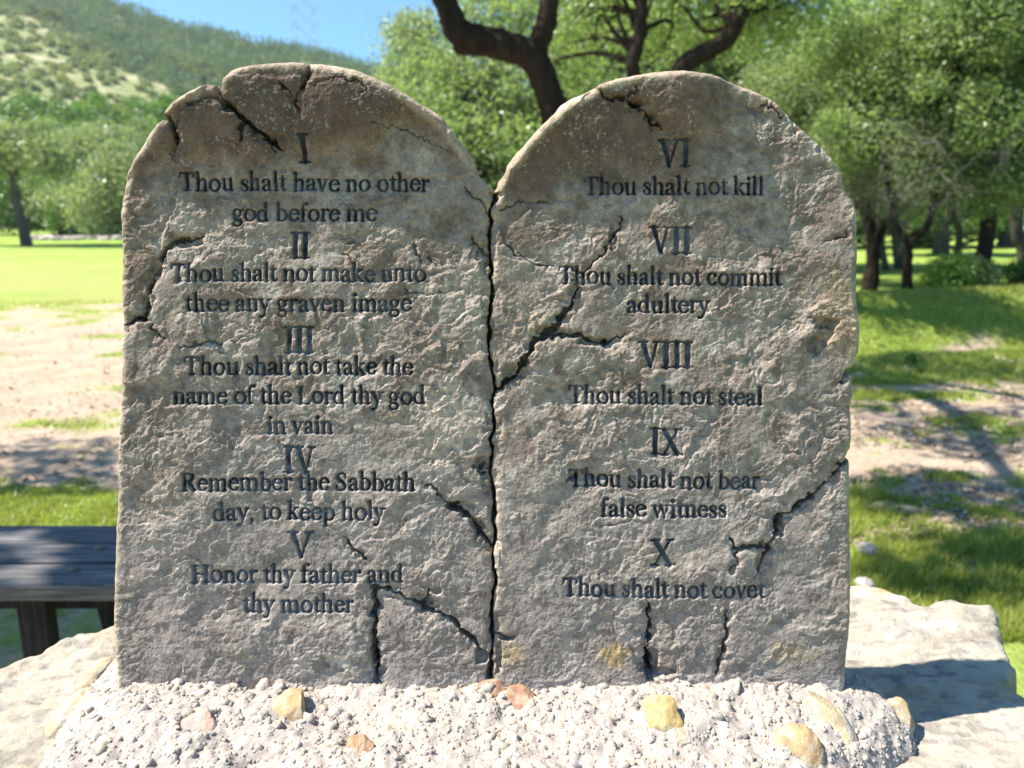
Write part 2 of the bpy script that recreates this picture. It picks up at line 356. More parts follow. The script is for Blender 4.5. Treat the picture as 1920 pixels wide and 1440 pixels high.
# ---- letters: strokes (x, y, half width) in em units
s_, t_ = .047, .021
def st(x, y0, y1, hw=s_): return [(x, y0, hw), (x, y1, hw)]
def sf(x, y, w=.085): return [(x - w, y, t_), (x + w, y, t_)]
def arc(cx, cy, rx, ry, a0, a1, n=14, thick=s_, thin=t_):
    o = []
    for i in range(n + 1):
        a = R(a0 + (a1 - a0) * i / n); k = abs(math.cos(a)) ** 1.3
        o.append((cx + rx * math.cos(a), cy + ry * math.sin(a), thin + (thick - thin) * k))
    return o
def flag(x, y): return [(x - .09, y - .03, t_), (x, y, .025)]
def arch(x0, x1): return [(x0 + .03, .35, t_), (x0 + .1, .415, .026), (x0 + .17, .435, .03), (x1 - .035, .41, .04), (x1, .33, s_), (x1, .02, s_)]
G = {
 'h': (.52, [st(.12, .02, .67), flag(.12, .68), arch(.12, .39), sf(.12, .015), sf(.39, .015)]),
 'n': (.52, [st(.12, .02, .42), flag(.12, .44), arch(.12, .39), sf(.12, .015), sf(.39, .015)]),
 'm': (.78, [st(.12, .02, .42), flag(.12, .44), arch(.12, .38), arch(.38, .65), sf(.12, .015), sf(.38, .015), sf(.65, .015)]),
 'u': (.52, [[(.12, .42, s_), (.12, .12, s_), (.15, .035, .04), (.22, .005, .028), (.3, .03, .024), (.38, .1, t_)], st(.39, .03, .42), flag(.12, .43), flag(.39, .43), [(.39, .03, s_), (.48, .02, t_)]]),
 'o': (.5, [arc(.25, .22, .185, .215, 0, 360, 24)]),
 'e': (.44, [arc(.23, .22, .17, .215, 18, 325, 22), [(.07, .255, t_), (.38, .27, t_)], [(.39, .28, .028), (.385, .25, t_)]]),
 'c': (.44, [arc(.24, .22, .18, .215, 55, 315, 18), [(.33, .385, .04), (.345, .34, .045)]]),
 'a': (.44, [[(.085, .34, .045), (.1, .4, .03), (.2, .435, t_), (.28, .415, .03), (.31, .34, s_), (.31, .08, s_), (.35, .015, .032), (.43, .035, t_)],
             [(.31, .26, t_), (.2, .225, .025), (.1, .17, .038), (.075, .1, s_), (.1, .03, .04), (.16, .005, .03), (.25, .04, t_), (.31, .1, t_)]]),
 's': (.37, [[(.3, .31, .028), (.285, .4, t_), (.19, .435, .022), (.1, .4, .034), (.085, .33, .04), (.15, .255, s_), (.25, .19, s_), (.305, .11, .04), (.28, .035, .032), (.18, .002, .022), (.075, .03, t_), (.06, .13, .028)]]),
 'l': (.26, [st(.13, .02, .67), flag(.13, .68), sf(.13, .015)]),
 'i': (.26, [st(.13, .02, .42), flag(.13, .44), sf(.13, .015), [(.13, .6, .056), (.131, .6, .056)]]),
 't': (.3, [[(.14, .55, t_), (.14, .45, s_), (.14, .1, s_), (.165, .025, .036), (.22, .008, .026), (.29, .05, t_)], [(.03, .43, t_), (.28, .43, t_)]]),
 'v': (.47, [[(.08, .42, s_), (.235, .02, .035)], [(.235, .02, .026), (.385, .42, t_)], sf(.08, .43), sf(.385, .43, .07)]),
 'w': (.7, [[(.08, .42, s_), (.21, .02, .035)], [(.21, .02, .024), (.34, .42, t_)], [(.34, .42, s_), (.475, .02, .035)], [(.475, .02, .024), (.61, .42, t_)], sf(.08, .43), sf(.34, .43, .07), sf(.61, .43, .07)]),
 'y': (.47, [[(.08, .42, s_), (.245, .04, .035)], [(.39, .42, t_), (.245, .04, .024), (.17, -.15, .026), (.11, -.2, .03), (.05, -.185, .042)], sf(.08, .43), sf(.39, .43, .07)]),
 'k': (.5, [st(.12, .02, .67), flag(.12, .68), [(.15, .19, t_), (.37, .42, t_)], [(.22, .26, .035), (.4, .02, s_)], sf(.12, .015), sf(.41, .015, .09), sf(.36, .43, .08)]),
 'r': (.35, [st(.12, .02, .42), flag(.12, .44), [(.14, .33, t_), (.2, .4, .03), (.27, .425, .04), (.31, .405, .048)], sf(.12, .015)]),
 'g': (.46, [arc(.2, .295, .135, .14, 0, 360, 20, .042), [(.12, .17, .022), (.075, .1, .034), (.13, .05, .042), (.29, .03, .046), (.375, -.04, .042), (.35, -.14, .032), (.22, -.195, .026), (.09, -.17, .034), (.05, -.1, .036), (.1, -.01, .022), (.15, .04, t_)], [(.29, .39, t_), (.41, .41, .034)]]),
 'd': (.51, [st(.37, .05, .67), flag(.37, .68), arc(.235, .215, .175, .215, 45, 318, 18), [(.37, .05, s_), (.46, .02, t_)]]),
 'b': (.5, [st(.12, .05, .67), flag(.12, .68), arc(.25, .215, .18, .215, 140, -140, 18), [(.12, .06, s_), (.16, .015, t_)]]),
 'p': (.51, [st(.12, -.2, .42), flag(.12, .44), arc(.26, .215, .18, .215, 140, -140, 18), sf(.12, -.205)]),
 'f': (.31, [[(.13, .02, s_), (.13, .52, s_), (.155, .62, .036), (.22, .68, .026), (.3, .655, .044)], [(.03, .43, t_), (.27, .43, t_)], sf(.13, .015, .1)]),
 ',': (.22, [[(.09, .03, .055), (.115, -.02, .042), (.07, -.12, t_)]]),
 'T': (.61, [st(.305, .02, .63, .052), sf(.305, .015, .12), [(.05, .635, .024), (.56, .635, .024)], [(.05, .635, .026), (.03, .5, t_)], [(.56, .635, .026), (.58, .5, t_)]]),
 'R': (.64, [st(.14, .02, .63, .052), sf(.14, .015, .11), [(.04, .64, t_), (.32, .64, .024), (.44, .58, .046), (.455, .48, s_), (.4, .37, .042), (.28, .33, t_), (.14, .33, t_)], [(.29, .33, .04), (.53, .03, .052), (.62, .015, t_)]]),
 'S': (.52, [[(.43, .48, .026), (.4, .6, .022), (.27, .65, .024), (.13, .6, .038), (.1, .5, s_), (.17, .4, .05), (.34, .28, .052), (.42, .17, .05), (.38, .05, .038), (.25, .0, .024), (.1, .04, .022), (.065, .18, .026)]]),
 'L': (.58, [st(.14, .02, .63, .052), sf(.14, .64, .11), [(.03, .018, t_), (.5, .02, .025), (.55, .17, t_)]]),
 'H': (.72, [st(.14, .02, .63, .052), st(.57, .02, .63, .052), [(.14, .335, .024), (.57, .335, .024)], sf(.14, .015, .11), sf(.14, .64, .11), sf(.57, .015, .11), sf(.57, .64, .11)]),
 'I': (.33, [st(.165, .02, .63, .054), sf(.165, .015, .13), sf(.165, .64, .13)]),
 'V': (.66, [[(.12, .63, .054), (.335, .02, .04)], [(.335, .02, .026), (.54, .63, .024)], sf(.12, .64, .12), sf(.54, .64, .1)]),
 'X': (.66, [[(.12, .63, .054), (.54, .02, .054)], [(.53, .63, .024), (.11, .02, .024)], sf(.12, .64, .11), sf(.54, .64, .1), sf(.11, .015, .1), sf(.54, .015, .12)]),
 ' ': (.22, []),
}
# (text, x0, x1, baseline y, baseline tilt, paint 0 worn..1 dark)
LINES_L = [
 [('I', 560, 580, 303, 0, 1)], [('Thou shalt have no other', 333, 803, 355, 2, 1), ('god before me', 432, 704, 413, 0, .8)],
 [('II', 543, 577, 484, 0, .8)], [('Thou shalt not make unto', 318, 797, 527, 0, .75), ('thee any graven image', 345, 770, 583, 0, .8)],
 [('III', 531, 585, 662, 0, .6)], [('Thou shalt not take the', 345, 773, 703, 0, .85), ('name of the Lord thy god', 322, 796, 758, 0, .9), ('in vain', 498, 622, 815, 0, .5)],
 [('IV', 530, 588, 888, 0, .6)], [('Remember the Sabbath', 338, 777, 921, 1, .85), ('day, to keep holy', 397, 720, 977, 0, .6)],
 [('V', 540, 584, 1049, 0, .5)], [('Honor thy father and', 356, 754, 1096, 0, .5), ('thy mother', 452, 660, 1152, 0, .5)]]
LINES_R = [
 [('VI', 1237, 1294, 311, 0, 1)], [('Thou shalt not kill', 1097, 1436, 362, 2, 1)],
 [('VII', 1222, 1298, 474, 0, .75)], [('Thou shalt not commit', 1050, 1468, 532, 3, .95), ('adultery', 1178, 1333, 586, 0, .8)],
 [('VIII', 1202, 1300, 690, 0, .6)], [('Thou shalt not steal', 1068, 1432, 757, 3, .75)],
 [('IX', 1222, 1278, 854, 0, .85)], [('Thou shalt not bear', 1068, 1428, 914, 5, .75), ('false witness', 1128, 1365, 970, 3, .7)],
 [('X', 1224, 1264, 1063, 0, .85)], [('Thou shalt not covet', 1057, 1437, 1120, 5, .6)]]

SPALLS = [(905,870,16,13,5),(860,950,28,11,3.5),(895,985,12,16,4.5),(792,1127,26,13,4.5),(818,1110,14,10,3.5),(350,452,28,11,3.5),(286,502,13,24,3.5),(703,1245,8,38,5),(530,270,11,13,2.5),(436,203,9,10,4),(905,480,12,28,3.5),(912,905,9,24,4),(905,1235,13,13,4.5),(268,575,10,18,3),(672,1042,10,8,3),(1000,0,1,1,0),
 (1190,196,19,9,4.5),(1215,222,12,8,3),(1030,621,25,11,5),(958,702,19,20,4.5),(1105,641,28,8,3.5),(1080,545,12,15,4.5),(1150,440,8,24,3),(1465,985,12,22,4.5),(1428,1052,9,18,3.5),(1545,606,28,13,3.5),(1526,645,14,22,3.5),(1222,1240,14,30,5),(1243,1264,22,9,4),(950,1200,16,6,3.5),(1375,1065,9,14,2.5),(1085,895,24,9,2.5),(936,1235,7,28,4.5),(1600,700,12,9,3),(1420,205,16,6,2.5),(1350,1240,7,22,3)]
SP = 1.25
def build_tablet(name, poly, cracks, plates, lines, label, seed, x0, x1, y0, y1):
    gx = np.arange(x0, x1, SP); gy = np.arange(y0, y1, SP)
    X, Y = np.meshgrid(gx, gy); nx, ny = len(gx), len(gy)
    jx = fbm(X / 11, Y / 11, 300 + seed, 2) * 2.0; jy = fbm(X / 11, Y / 11, 340 + seed, 2) * 2.0
    sd_ = poly_sd(X + jx * .35, Y + jy * .35, poly)
    # push outside neighbours onto the outline
    g1, g0 = np.gradient(sd_, SP)
    outm = sd_ < 0; near = sd_ > -SP * 1.45
    Xs = np.where(outm & near, X - sd_ * g0, X); Ys = np.where(outm & near, Y - sd_ * g1, Y)
    d = np.maximum(sd_, 0)
    # ---- relief, in mm
    wx = X + fbm(X / 60, Y / 60, 11 + seed, 3) * 26; wy = Y + fbm(X / 60, Y / 60, 31 + seed, 3) * 26
    ca, sa = math.cos(R(32)), math.sin(R(32))
    A = wx * ca - wy * sa; B = wx * sa + wy * ca          # A runs up to the right
    rl = ridged(A / 46, B / 19, 51 + seed, 4, .6)
    fl = fbm(A / 22, B / 12, 71 + seed, 4, .6)
    big = fbm(X / 190, Y / 190, 91 + seed, 3)
    mid = fbm(wx / 70, wy / 70, 111 + seed, 3)
    fine = fbm(X / 6.5, Y / 6.5, 131 + seed, 3, .6)
    rg = sstep(-.30, .30, fbm(X / 75, Y / 75, 151 + seed, 4) + .10)     # rough here, worn smooth there
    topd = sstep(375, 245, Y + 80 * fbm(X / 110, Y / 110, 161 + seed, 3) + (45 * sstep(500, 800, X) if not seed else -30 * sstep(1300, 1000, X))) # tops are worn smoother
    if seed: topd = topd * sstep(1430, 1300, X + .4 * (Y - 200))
    rough = np.clip(.20 + .95 * rg, 0, 1.15) * (1 - .72 * topd)
    rough = rough * (1 - .30 * sstep(820, 1000, Y + 120 * big))
    terr = mid * 3.2; k = np.floor(terr); terr = (k + sstep(.32, .68, terr - k)) / 3.2   # flaked layers
    pit = np.maximum(0, vnoise(wx / 14, wy / 14, 171 + seed) - .45) * 2.6
    w2x = A + jx * 2.5; w2y = B + jy * 2.5
    fc = facets(w2x / 84, w2y / 36, 1001 + seed, 1.5, .5) + facets(w2x / 36 + 9, w2y / 14 + 5, 1011 + seed, .85, .36) + facets((X + jx * 2) / 11 + 3, (Y + jy * 2) / 9 + 7, 1021 + seed, .40, .15)
    vf = fbm(X / 3.2, Y / 3.2, 1031 + seed, 2)
    lump_ = fbm(w2x / 135, w2y / 85, 1041 + seed, 3)
    H = big * 2.2 + lump_ * 2.8 * (.35 + .65 * rough) + terr * 1.05 * (.4 + .6 * rough) + rough * (rl * .20 + fl * .42 - pit * 1.0 + fc * .37) + fine * (.18 + .30 * rough) + vf * .13
    # the tops swell forward and so turn away from the high sun
    H = H - 3 + 15 * sstep(390, 140, Y) * np.clip(topd * 1.15, 0, 1) * (1 if not seed else sstep(1420, 1250, X))
    for P, mm in plates:
        q = poly_sd(X + jx * 2.2, Y + jy * 2.2, P); H = H + mm * sstep(-2.5, 3.5, q)
    # edge rounding
    Rr = 15 + 6 * vnoise(X / 90, Y / 90, 181 + seed)
    nse = sstep(30, 14, np.abs(X - np.interp(Y, [p[1] for p in SEAM], [p[0] for p in SEAM]))) * sstep(365, 390, Y)
    Rr = Rr * (1 - nse * np.clip(.62 - .8 * fbm(X / 50, Y / 34, 185 + seed, 3), .05, .9))
    e = np.clip(1 - d / Rr, 0, 1); H = H - (1 - np.sqrt(np.maximum(0, 1 - e * e))) * Rr * MMPX * 1000 * 1.05
    H = H + .6 * np.clip(1 - d / 30, 0, 1) * fbm(X / 16, Y / 16, 191 + seed, 3)
    # cracks
    crk = np.zeros_like(X)
    for pts, wd, dep in cracks:
        xs = [p[0] for p in pts]; ys = [p[1] for p in pts]; m_ = 40
        a0, a1 = np.searchsorted(gx, [min(xs) - m_, max(xs) + m_]); b0, b1 = np.searchsorted(gy, [min(ys) - m_, max(ys) + m_])
        if a1 <= a0 or b1 <= b0: continue
        xx = X[b0:b1, a0:a1] + jx[b0:b1, a0:a1] * 3.2; yy = Y[b0:b1, a0:a1] + jy[b0:b1, a0:a1] * 3.2
        dd = np.full(xx.shape, 1e9); n = len(pts); tt = np.zeros(xx.shape)
        for i in range(n - 1):
            q, t = seg_dist(xx, yy, pts[i], pts[i + 1]); c = q < dd
            dd = np.where(c, q, dd); tt = np.where(c, (i + t) / (n - 1), tt)
        vw = 1.25 * wd * np.maximum(.28, .72 + .95 * fbm(xx / 20, yy / 20, 201 + seed, 2)) * (.18 + .82 * np.sqrt(np.clip((1 - tt) * 3.5, 0, 1))) * (.6 + .4 * np.clip(tt * 8, 0, 1))
        prof = sstep(1.0, .35, dd / (vw * .62 + 1e-6))
        H[b0:b1, a0:a1] -= dep * prof
        ch = sstep(-.05, .3, fbm(xx / 17, yy / 17, 203 + seed, 3)) * sstep(2.6, 1.1, dd / (wd * .8)) * np.clip(np.minimum(tt, 1 - tt) * 8, .2, 1)
        H[b0:b1, a0:a1] -= min(dep, 6) * (.22 * np.exp(-(dd / (wd * 1.6)) ** 2) + .38 * ch)     # crumbled lips
        crk[b0:b1, a0:a1] = np.maximum(crk[b0:b1, a0:a1], prof)
    for cx, cy, rx, ry, dp in SPALLS:
        a0, a1 = np.searchsorted(gx, [cx - 2.2 * rx - 12, cx + 2.2 * rx + 12]); b0, b1 = np.searchsorted(gy, [cy - 2.2 * ry - 12, cy + 2.2 * ry + 12])
        if a1 <= a0 or b1 <= b0: continue
        xx, yy = X[b0:b1, a0:a1], Y[b0:b1, a0:a1]
        q = np.hypot((xx - cx) / rx, (yy - cy) / ry) + .55 * fbm(xx / 16, yy / 16, 205 + seed, 3)
        pr = sstep(1.15, .75, q); H[b0:b1, a0:a1] -= dp * pr * (.75 + .4 * fbm(xx / 8, yy / 8, 206 + seed, 2)); crk[b0:b1, a0:a1] = np.maximum(crk[b0:b1, a0:a1], pr * .35)
    sx_ = np.interp(Y, [p[1] for p in SEAM], [p[0] for p in SEAM]); sq = np.abs(X + jx * 1.2 - sx_) + 90 * (Y < 359); sw = np.maximum(1.4, 3.6 + 7.5 * fbm(X / 60, Y / 30, 207 + seed, 3))
    seamk = sstep(1.3, .4, sq / sw) * (Y > 358); H = H - 9 * seamk - (1.6 * np.exp(-(sq / 9) ** 2) + 2.2 * sstep(.0, .3, fbm(X / 22, Y / 30, 208 + seed, 3)) * sstep(17, 9, sq)) * (Y > 358); crk = np.maximum(crk, seamk)
    # letters
    SD = np.full(X.shape, 9.0); ID = np.full(X.shape, -1, int); PT = np.zeros(X.shape)
    for li, block in enumerate(lines):
        for (txt, xa, xb, yb, tilt, dark) in block:
            em = 76.0 if li % 2 == 0 else 51.0
            adv = sum(G[c][0] for c in txt); sx = (xb - xa) / (adv - .06); ox = xa - .03 * sx
            rn = random.Random(len(txt) + li)
            for c in txt:
                ad, strokes = G[c]
                yb_ = yb + tilt * (ox - xa) / (xb - xa) + rn.uniform(-.8, .8)
                a0, a1 = np.searchsorted(gx, [ox - 10, ox + ad * sx + 12]); b0, b1 = np.searchsorted(gy, [yb_ - em * .8, yb_ + em * .32])
                xx = X[b0:b1, a0:a1] + .35 * jx[b0:b1, a0:a1]; yy = Y[b0:b1, a0:a1] + .35 * jy[b0:b1, a0:a1]; dd = np.full(xx.shape, 1e9)
                for sk in strokes:
                    for i in range(len(sk) - 1):
                        (ax, ay, ah), (bx, by, bh) = sk[i], sk[i + 1]
                        q, t = seg_dist(xx, yy, (ox + ax * sx, yb_ - ay * em), (ox + bx * sx, yb_ - by * em))
                        hw_ = (ah + (bh - ah) * t) * em * (1.12 if li % 2 == 0 else 1.24) + .25; dd = np.minimum(dd, q - hw_)
                cur = SD[b0:b1, a0:a1]; k = dd < cur
                cur[k] = dd[k]; ID[b0:b1, a0:a1][k] = li; PT[b0:b1, a0:a1][k] = dark
                ox += ad * sx
    SDn = SD + .75 * fbm(X / 7, Y / 7, 211 + seed, 2) + .5 * np.maximum(0, fbm(X / 30, Y / 22, 213 + seed, 2))
    ins = sstep(1.9, -2.4, SDn); pin = sstep(.7, -1.5, SDn)
    H = H - .25 * fine * ins - 3.0 * ins
    # ---- colour of the stone, with some shade and sunlit rims painted in
    n1 = fbm(X / 130, Y / 130, 221 + seed, 4); n2 = fbm(X / 34, Y / 34, 231 + seed, 4); n3 = fbm(X / 9, Y / 9, 241 + seed, 3)
    base = np.array([.345, .292, .245]); brown = np.array([.165, .112, .080]); grey = np.array([.385, .338, .295]); pale = np.array([.66, .57, .46]); tan = np.array([.45, .34, .22])
    C = np.broadcast_to(base, X.shape + (3,)).copy()
    def blend(mask, col):
        nonlocal C
        C = C * (1 - mask[..., None]) + mask[..., None] * np.asarray(col)
    blend(sstep(-.1, .5, n1) * .6, grey)
    blend(np.clip(sstep(.0, .4, n2) * .55, 0, 1), brown)
    blend(np.clip(sstep(.05, .45, fbm(X / 60, Y / 46, 261 + seed, 4)) * .5, 0, 1), (.235, .185, .145))
    blend(np.clip(sstep(.10, .45, fbm(X / 26, Y / 190, 271 + seed, 4)) * sstep(-.2, .3, n1) * .4, 0, 1), (.20, .165, .14))
    blend(np.clip(sstep(.22, .5, fbm(X / 42, Y / 42, 281 + seed, 4)) * .55, 0, 1), (.50, .45, .385))
    blend(sstep(650, 1000, Y + 150 * n1) * .5, (.365, .335, .305))
    blend(np.clip(topd * .95 + .25 * sstep(90, 10, d) * sstep(.0, .5, n1 + .2), 0, .9), brown)  # brown of the tops, darkened so it holds their shade too
    def spot(cx, cy, rx, ry, col, amt):
        q = 1 - np.hypot((X - cx) / rx, (Y - cy) / ry) + .7 * n2 + .35 * n3
        blend(np.clip(sstep(0, .6, q), 0, 1) * amt, col)
    if not seed:
        spot(835, 800, 75, 95, pale, .55); spot(565, 1255, 40, 32, pale, .7); spot(640, 1240, 35, 25, (.7, .64, .5), .6)
        spot(870, 560, 60, 90, (.45, .40, .33), .5); spot(245, 500, 46, 130, (.19, .14, .10), .8); spot(560, 190, 330, 110, (.13, .092, .07), .7); spot(245, 800, 26, 60, (.25, .2, .15), .6)  # the wide dark top spot paints in more of the shade there
        spot(300, 930, 70, 60, tan, .25); spot(440, 1240, 60, 40, (.4, .36, .27), .4)
        blend(sstep(14, 2, d) * sstep(900, 1100, Y) * sstep(260, 215, X) * .7, (.42, .36, .2))
    else:
        spot(1570, 600, 60, 110, tan, .6); spot(1000, 600, 70, 80, (.44, .39, .31), .6); spot(1155, 1232, 30, 22, (.5, .36, .14), .7)
        spot(1500, 1235, 60, 30, (.5, .4, .2), .4); spot(960, 1240, 25, 30, (.5, .4, .22), .6); spot(1430, 170, 120, 40, tan, .35)
        spot(1250, 1045, 70, 40, (.48, .41, .31), .4); spot(1080, 270, 170, 150, (.14, .10, .075), .7); spot(1000, 440, 70, 60, (.20, .155, .115), .6); spot(990, 600, 60, 120, (.33, .25, .18), .4)  # the dark upper-left spot paints in shade on the smooth top
    blend(np.clip(sstep(26, 4, d), 0, 1) * .45 * sstep(-.3, .4, n2), (.50, .43, .33))
    blend(np.clip(sstep(22, 6, d) * sstep(460, 380, Y) * (.75 + .5 * n2), 0, .9), (.46, .375, .28))  # sunlit cream rim painted along the rounded tops
    blend(np.clip(sstep(.34, .52, fbm(X / 4.5, Y / 4.5, 251 + seed, 2)) * sstep(-.1, .35, n2) * topd * .6, 0, 1), (.50, .45, .39))
    C = C * (1 + .28 * n3)[..., None]
    C = C * np.array([.86, .825, .80])
    C = C * (1 - .5 * crk)[..., None]                                     # dark shading of cracks and hollows painted into the colour
    dust = sstep(1260, 1300, Y + 14 * n2); blend(np.clip(dust * .4, 0, 1), (.62, .57, .5))
    PT = np.clip(PT - .06 + .75 * fbm(X / 30, Y / 16, 217 + seed, 4), .05, 1.1)
    paint = np.array([.016, .021, .036]) * (1.7 - PT[..., None]) + np.clip(1 - PT[..., None], 0, 1) * np.array([.10, .115, .135])
    C = C * (1 - pin[..., None]) + paint * pin[..., None]
    # ---- mesh
    u, v = px_uv(Xs, Ys)
    W = H * .001
    P3 = np.stack([u, -W, v], -1).reshape(-1, 3)
    ok = (sd_ > -SP * 1.45)
    idx = np.arange(nx * ny).reshape(ny, nx)
    qa = np.stack([idx[1:, :-1], idx[1:, 1:], idx[:-1, 1:], idx[:-1, :-1]], -1)
    keep = ok[1:, :-1] & ok[1:, 1:] & ok[:-1, 1:] & ok[:-1, :-1]
    keep &= (sd_[1:, :-1] > 0) | (sd_[1:, 1:] > 0) | (sd_[:-1, 1:] > 0) | (sd_[:-1, :-1] > 0)
    cs = (SDn[1:, :-1] + SDn[1:, 1:] + SDn[:-1, 1:] + SDn[:-1, :-1]) / 4
    lid = np.where(cs < .1, ID[1:, :-1], -1)
    q_all = qa[keep]; l_all = lid[keep]
    Cf = C.reshape(-1, 3)
    root_loc = TB
    def sub(nm, q, m, parent=None, extra=None):
        us, inv = np.unique(q, return_inverse=True); Vv = P3[us]; cc = Cf[us]; ff = [inv.reshape(q.shape)]
        if extra is not None:
            # side walls and back, from the open border
            e = np.concatenate([ff[0][:, [0, 1]], ff[0][:, [1, 2]], ff[0][:, [2, 3]], ff[0][:, [3, 0]]])
            key = np.sort(e, 1); kk = key[:, 0].astype(np.int64) * (len(us) + 1) + key[:, 1]
            _, first, cnt = np.unique(kk, return_index=True, return_counts=True); be = e[first[cnt == 1]]
            # only the outer border (near the outline), not the borders left by letters
            bd = extra[us][be].max(1); be = be[bd < SP * 2.2]
            bv = np.unique(be); mp = -np.ones(len(us), int); mp[bv] = np.arange(len(bv)); nb = len(bv); cur = bv; n0 = len(us)
            rows = 12; TH = .036; rngl = Vv[bv]; cen = Vv.mean(0)
            rad_ = (rngl[:, [0, 2]] - cen[[0, 2]]); rad_ /= np.linalg.norm(rad_, axis=1)[:, None]
            prev = None
            for r_ in range(1, rows + 1):
                f = r_ / rows; nn = fbm(np.arctan2(rad_[:, 0], rad_[:, 1]) * 14 + 40, f * 3 + 0 * rad_[:, 0], 401 + seed, 3)
                off = .003 * nn * np.minimum(1, f * 4) + (.0012 * sstep(.1, .3, f) if r_ < rows else -.008)
                p = rngl.copy(); p[:, 0] += rad_[:, 0] * off; p[:, 2] += rad_[:, 1] * off; p[:, 1] = rngl[:, 1] * (1 - f) + TH * f
                Vv = np.concatenate([Vv, p]); cc = np.concatenate([cc, cc[bv] * (1 + .3 * nn[:, None])])
                a = be; ia = mp[a[:, 0]]; ib = mp[a[:, 1]]
                p0 = (a[:, 0], a[:, 1]) if r_ == 1 else (n0 + (r_ - 2) * nb + ia, n0 + (r_ - 2) * nb + ib)
                p1 = (n0 + (r_ - 1) * nb + ia, n0 + (r_ - 1) * nb + ib)
                ff.append(np.stack([p0[1], p0[0], p1[0], p1[1]], 1))
            # back: fan from the centre of the last ring
            Vv = np.concatenate([Vv, [[cen[0], TH + .002, cen[2]]]]); cc = np.concatenate([cc, [[.36, .33, .29]]])
            b0 = n0 + (rows - 1) * nb
            ff.append(np.stack([b0 + mp[be[:, 1]], b0 + mp[be[:, 0]], np.full(len(be), len(Vv) - 1)], 1))
        o = mk(nm, Vv, ff, m, True, None, {'tone': cc})
        if parent is not None: o.parent = parent
        return o
    body = sub(name, q_all[l_all < 0], M_stone, None, sd_.ravel())
    body.location = tuple(TB); body.rotation_euler = (-LEAN, 0, 0)
    tag(body, label, 'stone tablet', 'pair of carved stone tablets')
    for li in range(len(lines)):
        q = q_all[l_all == li]
        if len(q): sub('numeral' if li % 2 == 0 else 'commandment_text', q, M_paint, body)
    return body
build_tablet('stone_tablet', POLY_L, CR_L, PL_L, LINES_L, 'cracked round-topped grey stone tablet carved with commandments I to V', 0, 190, 940, 108, 1345)
build_tablet('stone_tablet', POLY_R, CR_R, PL_R, LINES_R, 'cracked round-topped grey stone tablet carved with commandments VI to X', 500, 900, 1632, 122, 1345)

# ------------------------------------------------------------------ limestone boulder and mortar bed
ROCKZ = CAMZ - .432
def slab(poly, sp, hfun, Rr, walls, rows, wallfun, colfun):
    """a stone with a relief top (x, y -> z) and rough sides that go down by `walls`"""
    P = np.array(poly); x0, y0 = P.min(0) - sp * 2; x1, y1 = P.max(0) + sp * 2
    gx = np.arange(x0, x1, sp); gy = np.arange(y0, y1, sp); X, Y = np.meshgrid(gx, gy); ny, nx = X.shape
    jx = fbm(X / .03, Y / .03, 601, 3) * .004; jy = fbm(X / .03, Y / .03, 611, 3) * .004
    big = fbm(X / .12, Y / .12, 605, 3) * .012
    s = poly_sd(X + jx, Y + jy, poly) + big
    g1, g0 = np.gradient(s, sp); gn = np.hypot(g0, g1) + 1e-6; mv = (s < 0) & (s > -1.45 * sp)
    Xs = np.where(mv, X - s * g0 / gn ** 2, X); Ys = np.where(mv, Y - s * g1 / gn ** 2, Y)
    d = np.maximum(s, 0); e = np.clip(1 - d / Rr, 0, 1)
    Z = hfun(X, Y, d) - (1 - np.sqrt(np.maximum(0, 1 - e * e))) * Rr
    ok = s > -1.45 * sp; idx = np.arange(nx * ny).reshape(ny, nx)
    q = np.stack([idx[:-1, :-1], idx[:-1, 1:], idx[1:, 1:], idx[1:, :-1]], -1)
    k = ok[:-1, :-1] & ok[:-1, 1:] & ok[1:, 1:] & ok[1:, :-1] & ((s[:-1, :-1] > 0) | (s[1:, 1:] > 0) | (s[:-1, 1:] > 0) | (s[1:, :-1] > 0))
    q = q[k]; us, inv = np.unique(q, return_inverse=True); f = inv.reshape(q.shape)
    V = np.stack([Xs, Ys, Z], -1).reshape(-1, 3)[us]; C = colfun(X, Y, Z, d).reshape(-1, 3)[us]
    ee = np.concatenate([f[:, [0, 1]], f[:, [1, 2]], f[:, [2, 3]], f[:, [3, 0]]]); key = np.sort(ee, 1)
    kk = key[:, 0].astype(np.int64) * (len(us) + 1) + key[:, 1]; _, first, cnt = np.unique(kk, return_index=True, return_counts=True)
    be = ee[first[cnt == 1]]; bv = np.unique(be); mp = -np.ones(len(us), int); mp[bv] = np.arange(len(bv)); nb = len(bv)
    ring = V[bv]; cen = V.mean(0); ra = ring[:, :2] - cen[:2]; ra /= np.linalg.norm(ra, axis=1)[:, None] + 1e-9
    ff = [f]; n0 = len(us); th = np.arctan2(ra[:, 1], ra[:, 0])
    for r_ in range(1, rows + 1):
        t = r_ / rows; off = wallfun(th, t, ring)
        p = ring.copy(); p[:, :2] += ra * off[:, None]; p[:, 2] -= walls * t
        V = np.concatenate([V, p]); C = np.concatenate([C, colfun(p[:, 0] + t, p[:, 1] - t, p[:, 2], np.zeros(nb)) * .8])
        ia, ib = mp[be[:, 0]], mp[be[:, 1]]
        a = (be[:, 0], be[:, 1]) if r_ == 1 else (n0 + (r_ - 2) * nb + ia, n0 + (r_ - 2) * nb + ib)
        b = (n0 + (r_ - 1) * nb + ia, n0 + (r_ - 1) * nb + ib)
        ff.append(np.stack([a[1], a[0], b[0], b[1]], 1))
    return V, ff, C

